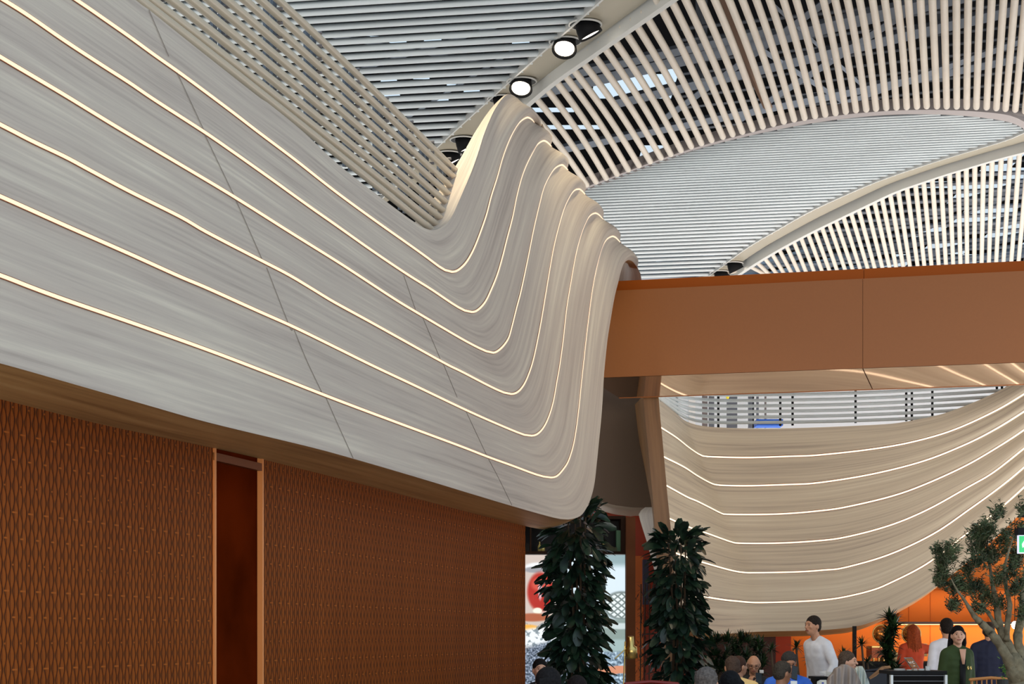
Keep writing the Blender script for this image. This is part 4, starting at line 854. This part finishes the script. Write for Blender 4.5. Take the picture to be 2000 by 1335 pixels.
# ---- brass reading lamp
lm = thing('brass_lamp', P(1219, 1240, 20)*[1, 1, 0], 'brass adjustable lamp with cylindrical shade in front of the screen edge', 'lamp')
mb = MB(); mb.tube([P(1217, 1514, 20), P(1218, 1335, 20), P(1221, 1252, 20)], .008, 8); mb.build('pole', M_brass, lm, True)
mb = MB(); mb.tube([P(1201, 1286, 19.95), P(1222, 1266, 20)], .007, 8); mb.build('arm', M_brass, lm)
mb = MB(); mb.lathe([(.17, 0), (.17, .015), (.03, .03), (.01, .05)], P(1217, 1240, 20)*[1, 1, 0], 24); mb.build('base', M_brass, lm)
ax = Matrix.Rotation(math.radians(-5), 3, 'Y') @ Matrix.Rotation(math.radians(12), 3, 'X'); s_ = 20/F; c = P(1231, 1242, 20)
mb = MB(); mb.lathe([(6.4*s_, 0), (6.6*s_, -.5*s_), (6.6*s_, -19*s_), (11.6*s_, -22*s_), (11.9*s_, -43*s_), (11.5*s_, -43*s_), (11.3*s_, -24*s_)], c, 28, ax); mb.build('shade', M_brass, lm, True)
mb = MB(); mb.lathe([(11.3*s_, -42*s_), (2*s_, -41.5*s_)], c, 28, ax); mb.build('diffuser', mat('frosted_glass', hx(200, 205, 215), .5), lm)
# ---- exit sign
ex = thing('exit_sign', P(2002, 1050, 17), 'green and white hanging exit sign cut by the right edge of the picture', 'sign')
mb = MB(); pbox(mb, 1988.5, 1030, 2034, 1044, 17, 17.12); mb.build('mount_box', M_black, ex)
mb = MB(); pbox(mb, 1990, 1044.5, 2033, 1080, 17.02, 17.08); mb.build('frame', mat('lit_frame', hx(205, 205, 240), .4, emit=.9, ecol=(.78, .78, 1)), ex)
mb = MB(); pbox(mb, 1991.3, 1046, 2031.5, 1078, 17.005, 17.03); mb.build('green_face', mat('exit_green', hx(40, 170, 100), .4, emit=.7, ecol=hx(50, 190, 110)), ex)
mb = MB(); mb.prism([P(x, y, 17.0) for x, y in [(1996,1062),(2001,1054),(2008,1054),(2008,1071),(2003,1071),(2003,1062),(2000,1067),(1997,1069)]], np.array([0, -.004, 0])); mb.build('white_symbol', mat('sign_white', (1, 1, 1), .4, emit=.9), ex)
mb = MB(); mb.tube([P(2011, 1030, 17.05), PH(2011, 1030, 8.8)*[0, 0, 1]+P(2011, 1030, 17.05)*[1, 1, 0]], .01, 6); mb.build('hanger', M_black, ex)

# ================================================================== PEOPLE
SK = {}
def skin(t): 
    if t not in SK: SK[t] = mat('skin_%s' % t, {'light': hx(208, 158, 132), 'mid': hx(186, 134, 104), 'tan': hx(164, 112, 82)}[t], .55)
    return SK[t]
def hairm(c): return mat('hair', c, .75, spec=.15, noise_=.35, nscale=60, bump=.6)
M_eye = mat('dark_eye', hx(30, 22, 20), .2); M_lip = mat('lips', hx(160, 88, 78), .5); M_brow = mat('eyebrow', hx(50, 38, 30), .8)
def vox(mb, name, m, par, vs_, sm=3, disp=0):
    me = bpy.data.meshes.new(name); me.from_pydata(mb.v, [], mb.f); me.materials.append(m); o = bpy.data.objects.new(name, me); C.objects.link(o)
    r = o.modifiers.new('r', 'REMESH'); r.mode = 'VOXEL'; r.voxel_size = vs_; r.use_smooth_shade = True
    s_ = o.modifiers.new('s', 'SMOOTH'); s_.factor = .5; s_.iterations = sm
    if par: o.parent = par
    return o
def cap(mb, a, b, ra, rb, n=10):
    a = np.array(a, float); b = np.array(b, float); d = b-a; L = np.linalg.norm(d)+1e-6; d /= L
    pts, rs = [], []
    for t in np.linspace(-80, 0, 4): t = math.radians(t); pts.append(a+d*ra*math.sin(t)); rs.append(ra*math.cos(t))
    for t in (.33, .66): pts.append(a+d*L*t); rs.append(ra+(rb-ra)*t)
    for t in np.linspace(0, 80, 4): t = math.radians(t); pts.append(b+d*rb*math.sin(t)); rs.append(rb*math.cos(t))
    mb.tube(pts, rs, n)
def hand(mb, w_, d, side, curl=.5, palm=(0, 0, -1)):
    d = np.array(d, float); d /= np.linalg.norm(d); pn = np.array(palm, float); pn -= d*np.dot(pn, d); pn /= np.linalg.norm(pn)+1e-6; s = np.cross(d, pn)*side
    w_ = np.array(w_, float); cap(mb, w_+d*.02+s*.015, w_+d*.075+s*.022, .017, .014); cap(mb, w_+d*.02-s*.015, w_+d*.075-s*.022, .017, .014); cap(mb, w_+d*.015, w_+d*.08, .02, .017)
    for k, (o_, L) in enumerate(((.03, .07), (.011, .08), (-.01, .074), (-.03, .058))):
        b0 = w_+d*.085+s*o_; d1 = d*math.cos(curl*.6)+pn*math.sin(curl*.6); b1 = b0+d1*L*.5; d2 = d*math.cos(curl*1.7)+pn*math.sin(curl*1.7); cap(mb, b0, b1, .0095, .009, 8); cap(mb, b1, b1+d2*L*.5, .009, .0075, 8)
    t0 = w_+d*.03+s*.03; d1 = d*.6+s*.7+pn*.35; d1 /= np.linalg.norm(d1); cap(mb, t0, t0+d1*.04, .012, .010, 8); d2 = d*.85+s*.3+pn*.45; cap(mb, t0+d1*.04, t0+d1*.04+d2*.032, .010, .008, 8)
def person(px, topy, Y, face, label, pose='sit', lean=0., nod=0., turn=0., skin_='mid', hair='short', hcol=hx(30, 24, 22), top=hx(60, 60, 70), bottom=hx(24, 26, 34), arms=None, sleeve=1., coat=False, dress=False, glasses=False, wide=1., detail=None):
    zt = P(0, topy, Y)[2]; S = -.44 if pose == 'sit' else 0.
    pel = np.array([0, 0, .95+S]); k = (zt/1.765) if pose == 'stand' else 1.0
    if pose == 'sit':
        hgt = 1.765+S-.95-S; zz = .50+math.cos(lean)*.70+.115; dz = zt-zz
    else: dz = 0
    ca, sa = math.cos(lean), math.sin(lean)
    def U(p):   # upper body, leaning about the pelvis
        p = np.array(p, float)+[0, 0, S]; q = p-pel; return pel+np.array([q[0]*wide, q[1]*ca-q[2]*sa, q[1]*sa+q[2]*ca])+[0, 0, dz]
    hc = U((0, -.015, 1.64)); R = Matrix.Rotation(turn, 3, 'Z') @ Matrix.Rotation(nod, 3, 'X')
    def H(p): q = R @ Vector(p); return hc+np.array(q)
    mb = MB()
    mb.ell(hc, (.077, .096, .108), R=R, n=16, m=12); mb.ell(H((0, -.028, -.055)), (.056, .064, .062), R=R, n=12); mb.ell(H((0, -.062, -.085)), (.026, .026, .022), R=R)
    cap(mb, H((0, -.088, .018)), H((0, -.112, -.022)), .009, .0135); mb.ell(H((0, -.085, .030)), (.05, .014, .012), R=R); mb.ell(H((0, -.082, -.052)), (.028, .018, .012), R=R)
    for s in (-1, 1): mb.ell(H((s*.08, .008, -.012)), (.012, .02, .032), R=R); mb.ell(H((s*.04, -.066, -.02)), (.022, .02, .022), R=R)
    cap(mb, U((0, .012, 1.42)), H((0, .012, -.06)), .058, .054)
    tor = [((-.13, .01, 1.405), (.13, .01, 1.405), .058, .058), ((-.05, .015, 1.45), (-.13, .015, 1.41), .045, .05), ((.05, .015, 1.45), (.13, .015, 1.41), .045, .05), ((-.08, 0, 1.35), (.08, 0, 1.35), .092, .092), ((-.072, 0, 1.27), (.072, 0, 1.27), .10, .10), ((-.066, 0, 1.19), (.066, 0, 1.19), .095, .095), ((-.063, 0, 1.11), (.063, 0, 1.11), .092, .092), ((-.07, 0, 1.04), (.07, 0, 1.04), .095, .095), ((-.078, .0, .97), (.078, 0, .97), .10, .10)]
    for a, b, ra, rb in tor: cap(mb, U(a), U(b), ra, rb, 12)
    cap(mb, U((0, 0, 1.36)), U((0, 0, 1.0)), .10, .10)
    legs = []
    for s in (-1, 1):
        hp = U((s*.09, 0, .93)) 
        if pose == 'stand': kn, an, ft = np.array([s*.10, -.02, .50]), np.array([s*.105, .02, .08]), np.array([s*.12, -.15, .035])
        else:
            sz = .47+max(dz, -.1)*0; hp = np.array([s*.09, 0, .52+min(dz, 0)*0]); kn, an, ft = np.array([s*.12, -.44, .50]), np.array([s*.12, -.42, .08]), np.array([s*.13, -.58, .035])
            cap(mb, U((s*.09, 0, .97)), hp, .10, .10)
        legs.append((hp, kn, an)); cap(mb, hp, kn, .088, .062); cap(mb, kn, an, .060, .040); cap(mb, an, ft, .038, .03)
    arms = arms or [None, None]; arm_s = []
    for s, A in zip((-1, 1), arms):
        sh = U((s*.165, .01, 1.395))
        if A is None:
            if pose == 'stand': el, wr_, hd, cu = U((s*.215, .03, 1.12)), U((s*.225, -.03, .87)), (0, -.15, -1), .5
            else: el, wr_, hd, cu = U((s*.225, -.03, 1.14)), U((s*.15, -.26, 1.08)), (-.2*s, -1, 0), .6
        else: el, wr_, hd, cu = U(A[0]), U(A[1]), A[2], A[3]
        arm_s.append((sh, el, wr_)); cap(mb, sh, el, .052, .040); cap(mb, el, wr_, .040, .027); hand(mb, wr_, hd, s, cu)
    body = vox(mb, 'person', skin(skin_), None, .0085, 3); body.location = tuple(P(px, 1240, Y)*[1, 1, 0]-np.array([0, 0, 0])); body.rotation_euler = (0, 0, face)
    # keep the head over the traced column
    hx_, hy_ = hc[0], hc[1]; cf, sf = math.cos(face), math.sin(face); body.location.x -= (cf*hx_-sf*hy_); body.location.y -= (sf*hx_+cf*hy_)
    if pose == 'stand': body.scale = (k, k, k)
    tag(body, label, 'person')
    mt = mat('shirt', top, .8, noise_=.08, nscale=12, bump=.15); mp_ = mat('trousers', bottom, .85)
    g = MB(); e_ = .016 if not coat else .035
    for a, b, ra, rb in tor: cap(g, U(a), U(b), ra+e_, rb+e_, 12)
    cap(g, U((0, 0, 1.36)), U((0, 0, 1.0)), .10+e_, .10+e_)
    cap(g, U((-.04, .02, 1.455)), U((.04, .02, 1.455)), .058, .058)
    if coat or dress:
        for s in (-1, 1): cap(g, U((s*.06, 0, .95)), np.array([s*.10, .0, .62+S+dz]) if pose == 'stand' else U((s*.1, -.2, .9)), .14, .17)
    for sh, el, wr_ in arm_s:
        cap(g, sh, el, .056+e_, .046+e_)
        if sleeve > .5: cap(g, el, wr_+(el-wr_)*.08, .046+e_*.8, .034+e_*.6)
    vox(g, {True: 'coat', False: 'dress' if dress else 'shirt'}[coat], mt, body, .012, 14)
    g = MB()
    if not dress:
        for hp, kn, an in legs: cap(g, hp, kn, .104, .078); cap(g, kn, an+(kn-an)*.08, .078, .062)
        cap(g, U((-.08, 0, .97)), U((.08, 0, .97)), .112, .112); 
        if pose == 'sit': cap(g, legs[0][0], legs[1][0], .11, .11)
        vox(g, 'trousers', mp_, body, .016, 3)
    g = MB()
    for hp, kn, an in legs: f_ = an+np.array([0, -.15, -.045]); cap(g, an+[0, .02, -.03], f_, .05, .042)
    vox(g, 'shoes', M_black, body, .014, 2)
    if hair:
        g = MB(); 
        if hair == 'fringe': g.ell(H((0, .02, .04)), (.088, .098, .088), R=R, n=16, m=10)
        elif hair == 'thin': g.ell(H((0, .03, .004)), (.084, .086, .072), R=R, n=16, m=10)
        else: g.ell(H((0, .017, .034)), (.087, .101, .095), R=R, n=16, m=10); g.ell(H((0, .04, -.01)), (.082, .072, .08), R=R, n=14, m=8)
        if hair == 'curly':
            for q in range(46):
                v = rng.normal(0, 1, 3); v /= np.linalg.norm(v); v[1] = abs(v[1])*.9-.25; v[2] = abs(v[2])+.1
                g.ell(H((v[0]*.086, .015+v[1]*.095, .03+v[2]*.085)), (.018, .018, .018), 8, 5)
        if hair == 'messy':
            for q in range(60):
                v = rng.normal(0, 1, 3); v /= np.linalg.norm(v); v[1] = abs(v[1]); v[2] = v[2]*.8+.3; b0 = H((v[0]*.08, .01+v[1]*.09, .02+v[2]*.08)); cap(g, b0, b0+(b0-hc)*.14+rng.normal(0, .008, 3), .014, .004, 6)
        if hair == 'long':
            for q in np.linspace(-1, 1, 7): b0 = H((q*.075, .04+.03*(1-abs(q)), .02)); m_ = H((q*.085, .06+.03*(1-abs(q)), -.10)); cap(g, b0, m_, .034, .034); cap(g, m_, U((q*.11, .075+.02*(1-abs(q)), 1.34)), .034, .022)
        if hair == 'bob':
            for q in np.linspace(-1, 1, 7): b0 = H((q*.078, .03+.05*(1-abs(q)), .02)); cap(g, b0, H((q*.08, .04+.05*(1-abs(q)), -.09)), .034, .026)
        if hair == 'fringe': 
            for q in np.linspace(-.065, .065, 7): cap(g, H((q, -.07, .075)), H((q*1.05, -.098, .03)), .014, .007, 6)
        vox(g, 'hair', hairm(hcol), body, .0075, 2)
    for s in (-1, 1):
        g = MB(); g.ell(H((s*.031, -.0868, .009)), (.0105, .006, .0052), R=R); mesh_local('eye', g, M_eye, body)
        g = MB(); cap(g, H((s*.020, -.0955, .032)), H((s*.047, -.085, .031)), .0036, .0026, 6); mesh_local('eyebrow', g, M_brow, body)
    g = MB(); cap(g, H((-.02, -.094, -.053)), H((.02, -.094, -.053)), .0065, .0065, 6); mesh_local('mouth', g, M_lip, body)
    if glasses:
        g = MB()
        for s in (-1, 1): g.tube([H((s*.034+.024*math.cos(a), -.108, .008+.017*math.sin(a))) for a in np.linspace(0, 2*PI, 17)], .002, 5, False); g.tube([H((s*.058, -.105, .012)), H((s*.082, .01, .01))], .002, 5)
        g.tube([H((-.011, -.11, .01)), H((.011, -.11, .01))], .002, 5); mesh_local('glasses', g, M_black, body)
    if detail: detail(body, H, U)
    return body
def mesh_local(name, g, m, par):
    me = bpy.data.meshes.new(name); me.from_pydata(g.v, [], g.f); me.materials.append(m); o = bpy.data.objects.new(name, me); C.objects.link(o); o.parent = par; smooth(o); return o
def phone_at(px, py, Y, tilt, label, w_=.075, h=.15):
    mb = MB(); mb.box((-w_/2, -.005, -h/2), (w_/2, .005, h/2)); o = mb.build('phone', M_blackg); o.location = tuple(P(px, py, Y)); o.rotation_euler = tilt; bm_ = o.modifiers.new('b', 'BEVEL'); bm_.width = .006; bm_.segments = 3; tag(o, label, 'phone')
BLK = hx(22, 19, 20)
person(1055, 1287, 20.6, .15, 'seated person with short black hair in front of the video screen', hcol=BLK, top=hx(24, 24, 28), skin_='light')
person(1071, 1306, 12.2, .1, 'near seated person with a black fringe at the foot of the first leafy column', hair='fringe', hcol=BLK, top=hx(40, 40, 46), nod=.35, skin_='light')
person(1127, 1321, 15, .0, 'dark-haired person whose head just rises over the bottom edge below the first leafy column', hcol=hx(28, 20, 20), top=hx(60, 40, 44), nod=.3, skin_='light')
person(1380, 1304, 13.5, PI-.3, 'person with tousled grey hair seen from behind beside the second leafy column', hair='messy', hcol=hx(92, 84, 80), top=hx(70, 70, 74))
person(1426, 1311, 14.3, PI, 'person with smooth black hair seen from behind in front of the yellow shirt', hair='bob', hcol=hx(14, 14, 18), top=hx(40, 40, 46))
person(1430, 1281.5, 20.2, PI+.15, 'man in a pale yellow shirt seen from behind, bent forward over a table', lean=.42, nod=.15, hcol=hx(74, 58, 50), top=hx(226, 188, 124), wide=1.25)
person(1444, 1281.5, 21.4, PI-1.0, 'person with brown hair and glasses hidden behind the man in the pale yellow shirt', hcol=hx(66, 44, 36), top=hx(70, 54, 50), glasses=True)
def polo(body, H, U):
    g = MB(); cap(g, U((-.05, -.06, 1.47)), U((0, -.10, 1.38)), .012, .01); cap(g, U((.05, -.06, 1.47)), U((0, -.10, 1.38)), .012, .01); mesh_local('collar', g, mat('polo_black', hx(20, 20, 24), .8), body)
person(1472, 1277.5, 22.6, -.1, 'bald man with glasses in a black polo shirt resting his chin on one hand', hair='thin', hcol=hx(150, 120, 100), top=hx(18, 18, 22), glasses=True, nod=.42, lean=.2,
       arms=[((-.24, -.22, 1.18), (-.05, -.22, 1.42), (.12, .12, 1), 1.2), ((.26, -.2, 1.15), (.10, -.38, 1.24), (-.3, -.2, 1), .9)], detail=polo)
phone_at(1482, 1324, 22.0, (-.5, .1, .1), 'black phone held by the bald man')
def bluearm(): return [((-.27, -.12, 1.15), (-.12, -.32, 1.30), (.2, -.2, 1), 1.0), ((.30, -.12, 1.14), (.12, -.36, 1.32), (-.3, -.2, 1), .8)]
person(1541, 1273, 21.2, .12, 'grey curly-haired man in a bright blue shirt looking down at a phone', hair='curly', hcol=hx(58, 54, 52), top=hx(52, 104, 206), nod=.4, lean=.12, wide=1.25, skin_='tan', arms=bluearm(), glasses=True)
phone_at(1552, 1313, 18.9, (-.2, .25, .5), 'black phone held up in front of the blue-shirted man', .075, .15)
def coll(body, H, U):
    g = MB(); g.tube([U((.068*math.cos(a), .012+.066*math.sin(a), 1.475+.012*math.sin(a))) for a in np.linspace(0, 2*PI, 25)], .02, 8, False); mesh_local('collar', g, mat('pale_blue_cotton', hx(176, 200, 232), .8), body)
person(1529, 1292, 19.0, PI-1.05, 'man with cropped grey hair, glasses and navy sweater, seen from behind', hcol=hx(66, 58, 50), top=hx(20, 26, 50), glasses=True, skin_='tan', nod=.2, detail=coll,
       arms=[((-.26, -.1, 1.14), (-.1, -.34, 1.3), (.2, -.3, 1), 1.0), ((.26, -.1, 1.14), (.15, -.3, 1.3), (-.2, -.4, 1), 1.0)])
person(1588, 1198, 22.8, -1.0, 'waiter in a white shirt walking left in front of the far fascia', 'stand', hcol=hx(40, 32, 28), top=hx(214, 214, 222), bottom=hx(18, 18, 26), lean=.22, wide=.95,
       arms=[None, ((.29, -.02, 1.15), (.27, -.22, .98), (0, -.7, -.5), .6)])
person(1656, 1271.7, 21.2, 1.15, 'grey-haired woman in a black turtleneck looking to the right', hair='bob', hcol=hx(80, 66, 56), top=hx(16, 16, 20), skin_='light', nod=.05)
person(1782, 1219, 28, PI+.2, 'woman with long auburn hair in a burnt orange dress at the bar, seen from behind', 'stand', hair='long', hcol=hx(130, 54, 20), top=hx(178, 56, 14), dress=True, skin_='light',
       arms=[((-.38, .02, 1.36), (-.22, -.18, 1.34), (.4, -.8, 0), .5), ((.22, .02, 1.16), (.2, -.16, 1.02), (0, -1, 0), .5)])
person(1848, 1206, 24, PI+.1, 'man in a white shirt standing with his back turned near the bar', 'stand', hcol=hx(34, 26, 22), top=hx(222, 216, 222), bottom=hx(22, 24, 38))
def neckl(body, H, U):
    g = MB(); g.prism([U((-.055, -.13, 1.47)), U((.055, -.13, 1.47)), U((.015, -.148, 1.28)), U((-.02, -.148, 1.28))], np.array([0, -.006, 0])); mesh_local('neckline', g, skin('light'), body)
    g = MB(); g.prism([U((-.05, -.136, 1.34)), U((.045, -.136, 1.34)), U((.03, -.15, .9)), U((-.06, -.15, .9))], np.array([0, -.008, 0])); mesh_local('black_top', g, M_black, body)
    for k_ in (0, 1):
        g = MB(); g.ell(U((.075+.045*k_, -.150, 1.235)), (.014, .006, .026)); mesh_local('gold_brooch', g, M_brass, body)
person(1871, 1220.5, 21.6, .28, 'woman with long black hair in a loose dark green coat', 'stand', hair='long', hcol=hx(16, 12, 14), top=hx(44, 62, 22), bottom=hx(14, 14, 16), coat=True, skin_='light', turn=-.35, detail=neckl, wide=.85)
person(1931, 1214, 25, PI-.3, 'person in a navy suit standing behind the olive trunk', 'stand', hcol=hx(50, 40, 34), top=hx(24, 28, 54), bottom=hx(18, 20, 34), coat=True)
person(1703, 1290, 17, 1.3, 'person in dark clothes, mostly hidden by the white cloth, holding out a menu', lean=.5, hcol=BLK, top=hx(22, 24, 34), skin_='tan') if False else None

# ---- small furniture and things in the seating area
def drape(pts, Y, col, name, label, cat, seed):
    "cloth hanging over a chair back: a folded sheet with depth"
    rg_ = np.random.default_rng(seed); q = np.array(pts, float); n_ = 26; m_ = 22; V_ = []; x0, x1 = q[:, 0].min(), q[:, 0].max()
    for j in range(m_+1):
        for i in range(n_+1):
            x = x0+(x1-x0)*i/n_; yt = float(np.interp(x, q[:, 0], q[:, 1])); y_ = yt+(1430-yt)*(j/m_)**1.2
            V_.append(P(x, y_, Y-.10*math.sin(j/m_*PI/2)+.035*math.sin(i*1.25+j*.12+seed)+.02*math.sin(i*.7-j*.3)))
    for j in range(m_+1):
        for i in range(n_+1): p = V_[j*(n_+1)+i].copy(); p[1] = Y+.14+.1*math.sin(j/m_*PI/2); V_.append(p)
    W = n_+1; o_ = W*(m_+1); Fq = [(j*W+i, j*W+i+1, (j+1)*W+i+1, (j+1)*W+i) for j in range(m_) for i in range(n_)]; Fq += [tuple(k+o_ for k in f[::-1]) for f in Fq]
    Fq += [(i, o_+i, o_+i+1, i+1) for i in range(n_)]+[(j*W, (j+1)*W, o_+(j+1)*W, o_+j*W) for j in range(m_)]+[(j*W+n_, o_+j*W+n_, o_+(j+1)*W+n_, (j+1)*W+n_) for j in range(m_)]
    tag(mesh_obj(name, V_, Fq, mat(name, col, .9, noise_=.12, nscale=6), None, True), label, cat)
drape([(1614,1336),(1622,1322),(1634,1306),(1646,1297),(1655,1297),(1668,1305),(1676,1318),(1683,1336)], 20.1, hx(150, 138, 132), 'grey_coat', 'grey coat draped over the chair of the grey-haired woman', 'coat', 1)
drape([(1671,1310),(1676,1301),(1684,1300),(1689,1308),(1694,1322),(1699,1336)], 20.5, hx(206, 212, 206), 'white_jacket', 'white jacket hanging on a chair right of the grey coat', 'jacket', 2)
def slabbox(name, x0, y0, x1, y1, Y, col, label, cat, dY=.2, rot=0):
    mb = MB(); pbox(mb, x0, y0, x1, y1, Y, Y+dY); o = mb.build(name, mat(name, col, .7)); return tag(o, label, cat)
def card(pts, Y, col, name, label, cat, m=None):
    mb = MB(); mb.prism([P(x, y, Y+.004*i) for i, (x, y) in enumerate(pts)], np.array([0, .006, 0])); return tag(mb.build(name, m or mat(name, col, .7)), label, cat)
def table(px, Y, label, w_=.7):
    c = P(px, 1240, Y)*[1, 1, 0]; t_ = thing('cafe_table', c, label, 'table'); mb = MB(); mb.box((c[0]-w_/2, Y-.35, .72), (c[0]+w_/2, Y+.35, .75)); mb.build('tabletop', M_black, t_)
    mb = MB(); mb.tube([c+[0, 0, .03], c+[0, 0, .72]], .03, 10); mb.build('column', M_black, t_); mb = MB(); mb.lathe([(.24, 0), (.24, .02), (.04, .04)], c, 20); mb.build('base', M_black, t_)
# napkin holder cards on raised counter behind
ctr = thing('service_counter', P(1612, 1240, 21.9)*[1, 1, 0], 'dark low service counter in front of the waiter holding white cards', 'counter')
mb = MB(); pbox(mb, 1592, 1321, 1636, 1326, 21.7, 22.2); mb.build('counter_top', M_black, ctr); mb = MB(); pbox(mb, 1594, 1326, 1634, 1480, 21.75, 22.15); mb.build('carcass', M_black, ctr)
card([(1600,1311),(1614,1309),(1617,1317),(1602,1318)], 21.5, hx(232, 226, 222), 'white_card', 'white card standing before the waiter, left of the pair', 'card')
card([(1613,1311),(1629,1312),(1624,1321.5),(1614,1320)], 21.45, hx(228, 222, 212), 'white_card', 'white card standing before the waiter, right of the pair', 'card')
cdx = card([(1596,1330),(1602,1327),(1614,1327),(1615,1340),(1595,1340)], 19.5, hx(214, 210, 198), 'paper_menu', 'cream paper menu with a blue mark at the bottom edge', 'menu'); mb = MB(); mb.prism([P(x, y, 19.49) for x, y in [(1605,1331.6),(1609,1331.6),(1609,1334.4),(1605,1334.4)]], np.array([0, -.003, 0])); mb.build('blue_mark', mat('blue_ink', hx(40, 60, 160), .6), cdx)
card([(1483,1307.5),(1491.5,1307.5),(1491.5,1314),(1484,1314)], 22.3, hx(226, 218, 212), 'white_card', 'small white card standing behind the bald man\'s shoulder', 'card')
card([(1544,1329),(1557,1329),(1557,1345),(1545,1345)], 18.5, hx(230, 228, 224), 'white_napkin', 'white napkin at the bottom edge between navy sweater and blue shirt', 'napkin')
# host station with plates and sign
st = thing('host_station', P(1798, 1240, 19.5)*[1, 1, 0], 'black serving station with pale uprights and plates on top', 'station')
mb = MB(); pbox(mb, 1739, 1309.5, 1850, 1316, 19.4, 20.0); mb.build('top', M_black, st)
mb = MB(); pbox(mb, 1747, 1316, 1846, 1500, 19.5, 19.9); mb.build('carcass', M_black, st)
for x in (1740, 1846): mb = MB(); pbox(mb, x, 1317.5, x+4.6, 1500, 19.38, 19.45); mb.build('upright', M_white, st)
for y_ in (1318, 1329): mb = MB(); pbox(mb, 1745, y_, 1846, y_+1, 19.4, 19.5); mb.build('drawer_rail', mat('steel_line', hx(110, 112, 118), .4), st)
for k_, (x0, x1, y0, lab) in enumerate([(1745,1769,1304.5,'low stack of white plates, leftmost on the serving station'),(1770,1784,1306,'short stack of cream plates under the tilted sign'),(1784.5,1792,1305,'narrow grey box between plate stacks on the serving station'),(1793,1806,1304.5,'stack of pale bowls right of the tilted sign'),(1807,1817,1299.5,'tallest stack of white bowls at the right of the serving station')]):
    cx = (x0+x1)/2; c = P(cx, 1309.5, 19.7); r = (x1-x0)/2*19.7/F; h = (1309.5-y0)*19.7/F
    if k_ == 2: slabbox('small_box', x0, y0, x1, 1309.5, 19.6, hx(196, 190, 184), lab, 'box', .1); continue
    mb = MB(); pr_ = []; 
    nl = max(2, int(h/.008))
    for j in range(nl): pr_ += [(r*.82, h*j/nl), (r, h*(j+.7)/nl)]
    mb.lathe(pr_, c, 24); tag(mb.build('plate_stack', M_white), lab, 'plates')
sg = thing('table_sign', P(1782, 1303, 19.5), 'tilted copper-coloured sign with white letters W C on the serving station', 'sign')
q = [np.array(v, float) for v in [(1765.5,1283.5),(1781.5,1283),(1796,1303.5),(1780,1304.5)]]
def qp(u, v, Y=19.52): a = q[0]*(1-u)+q[1]*u; b = q[3]*(1-u)+q[2]*u; r = a*(1-v)+b*v; return P(r[0], r[1], Y-v*.08)
mb = MB(); mb.prism([qp(0,0), qp(1,0), qp(1,1), qp(0,1)], np.array([0, .02, 0])); mb.build('frame', M_silver, sg)
mb = MB(); mb.prism([qp(.1,.07,19.51), qp(.9,.07,19.51), qp(.9,.97,19.51), qp(.1,.97,19.51)], np.array([0, -.004, 0])); mb.build('face', mat('sign_bronze', hx(150, 96, 56), .5), sg)
M_sw = mat('sign_letter', hx(240, 236, 230), .6)
def stroke(pts, name): mb = MB(); mb.tube([qp(u, v, 19.5) for u, v in pts], .0035, 4); mb.build(name, M_sw, sg)
stroke([(.18,.38),(.25,.58),(.33,.42),(.41,.58),(.48,.38)], 'letter_w'); stroke([(.80,.42),(.72,.37),(.62,.42),(.61,.52),(.68,.59),(.79,.56)], 'letter_c'); stroke([(.38,.80),(.62,.80)], 'arrow'); stroke([(.55,.76),(.63,.80),(.55,.84)], 'arrow_head')
card([(1697,1322),(1722,1301),(1738,1299),(1741,1304),(1727,1306),(1712,1319),(1700,1326)], 20.0, hx(176, 130, 92), 'newspaper', 'folded brown printed leaflet slanting up beside the white jacket', 'leaflet')
def chair(px, topy, Y, col, label, wood=False):
    c = P(px, 1240, Y)*[1, 1, 0]; t_ = thing('dining_chair', c, label, 'chair'); zt = P(0, topy, Y)[2]; m = mat('chair_finish', col, .5)
    mb = MB(); mb.box((c[0]-.23, Y-.22, .43), (c[0]+.23, Y+.22, .47)); mb.build('seat', m, t_)
    for sx in (-1, 1):
        for sy in (-1, 1): mb = MB(); mb.tube([c+[sx*.2, sy*.19, 0], c+[sx*.2, sy*.19, .44]], .017, 8); mb.build('leg', m, t_)
        mb = MB(); mb.tube([c+[sx*.21, .2, .44], c+[sx*.23, .24, zt-.02]], .016, 8); mb.build('back_post', m, t_)
    mb = MB(); mb.tube([c+[-.25, .22, zt-.02], c+[0, .27, zt], c+[.25, .22, zt-.02]], .018, 8, round_=True); mb.build('top_rail', m, t_, True)
    if wood:
        for k_ in range(7): mb = MB(); x = -.17+.057*k_; mb.tube([c+[x, .21, .46], c+[x, .25, zt-.02]], .008, 6); mb.build('spindle', m, t_)
    else: mb = MB(); mb.prism([c+[-.22, .2, .6], c+[.22, .2, .6], c+[.24, .23, zt-.03], c+[-.24, .23, zt-.03]], np.array([0, .04, 0])); mb.build('back_pad', m, t_)
chair(1948, 1324, 20.6, hx(196, 130, 70), 'light wooden spindle-back chair at the foot of the olive tree', True)
chair(1276, 1332, 17.5, hx(120, 20, 16), 'dark red padded chair between the two leafy columns')
chair(1722, 1308, 23.4, hx(26, 28, 40), 'dark padded chair beside the slanting leaflet')
for k_, (x, y_) in enumerate([(1963, 1312)]):
    c = P(x, y_, 20.2); t_ = thing('potted_herb', c*[1, 1, 0], 'small bright green potted herb beside the olive trunk', 'plant'); mb = MB(); rg_ = np.random.default_rng(2)
    for j in range(70): a = rg_.random()*2*PI; leaf(mb, c+rg_.normal(0, .03, 3)*[1, 1, 2.2], (math.cos(a), math.sin(a), rg_.uniform(-.2, 1)), .045, .022, .3)
    mb.build('foliage', mat('herb_leaf', hx(92, 146, 50), .5), t_); pot(t_, c*[1, 1, 0]+[0, 0, 0], .09, c[2]-.08)
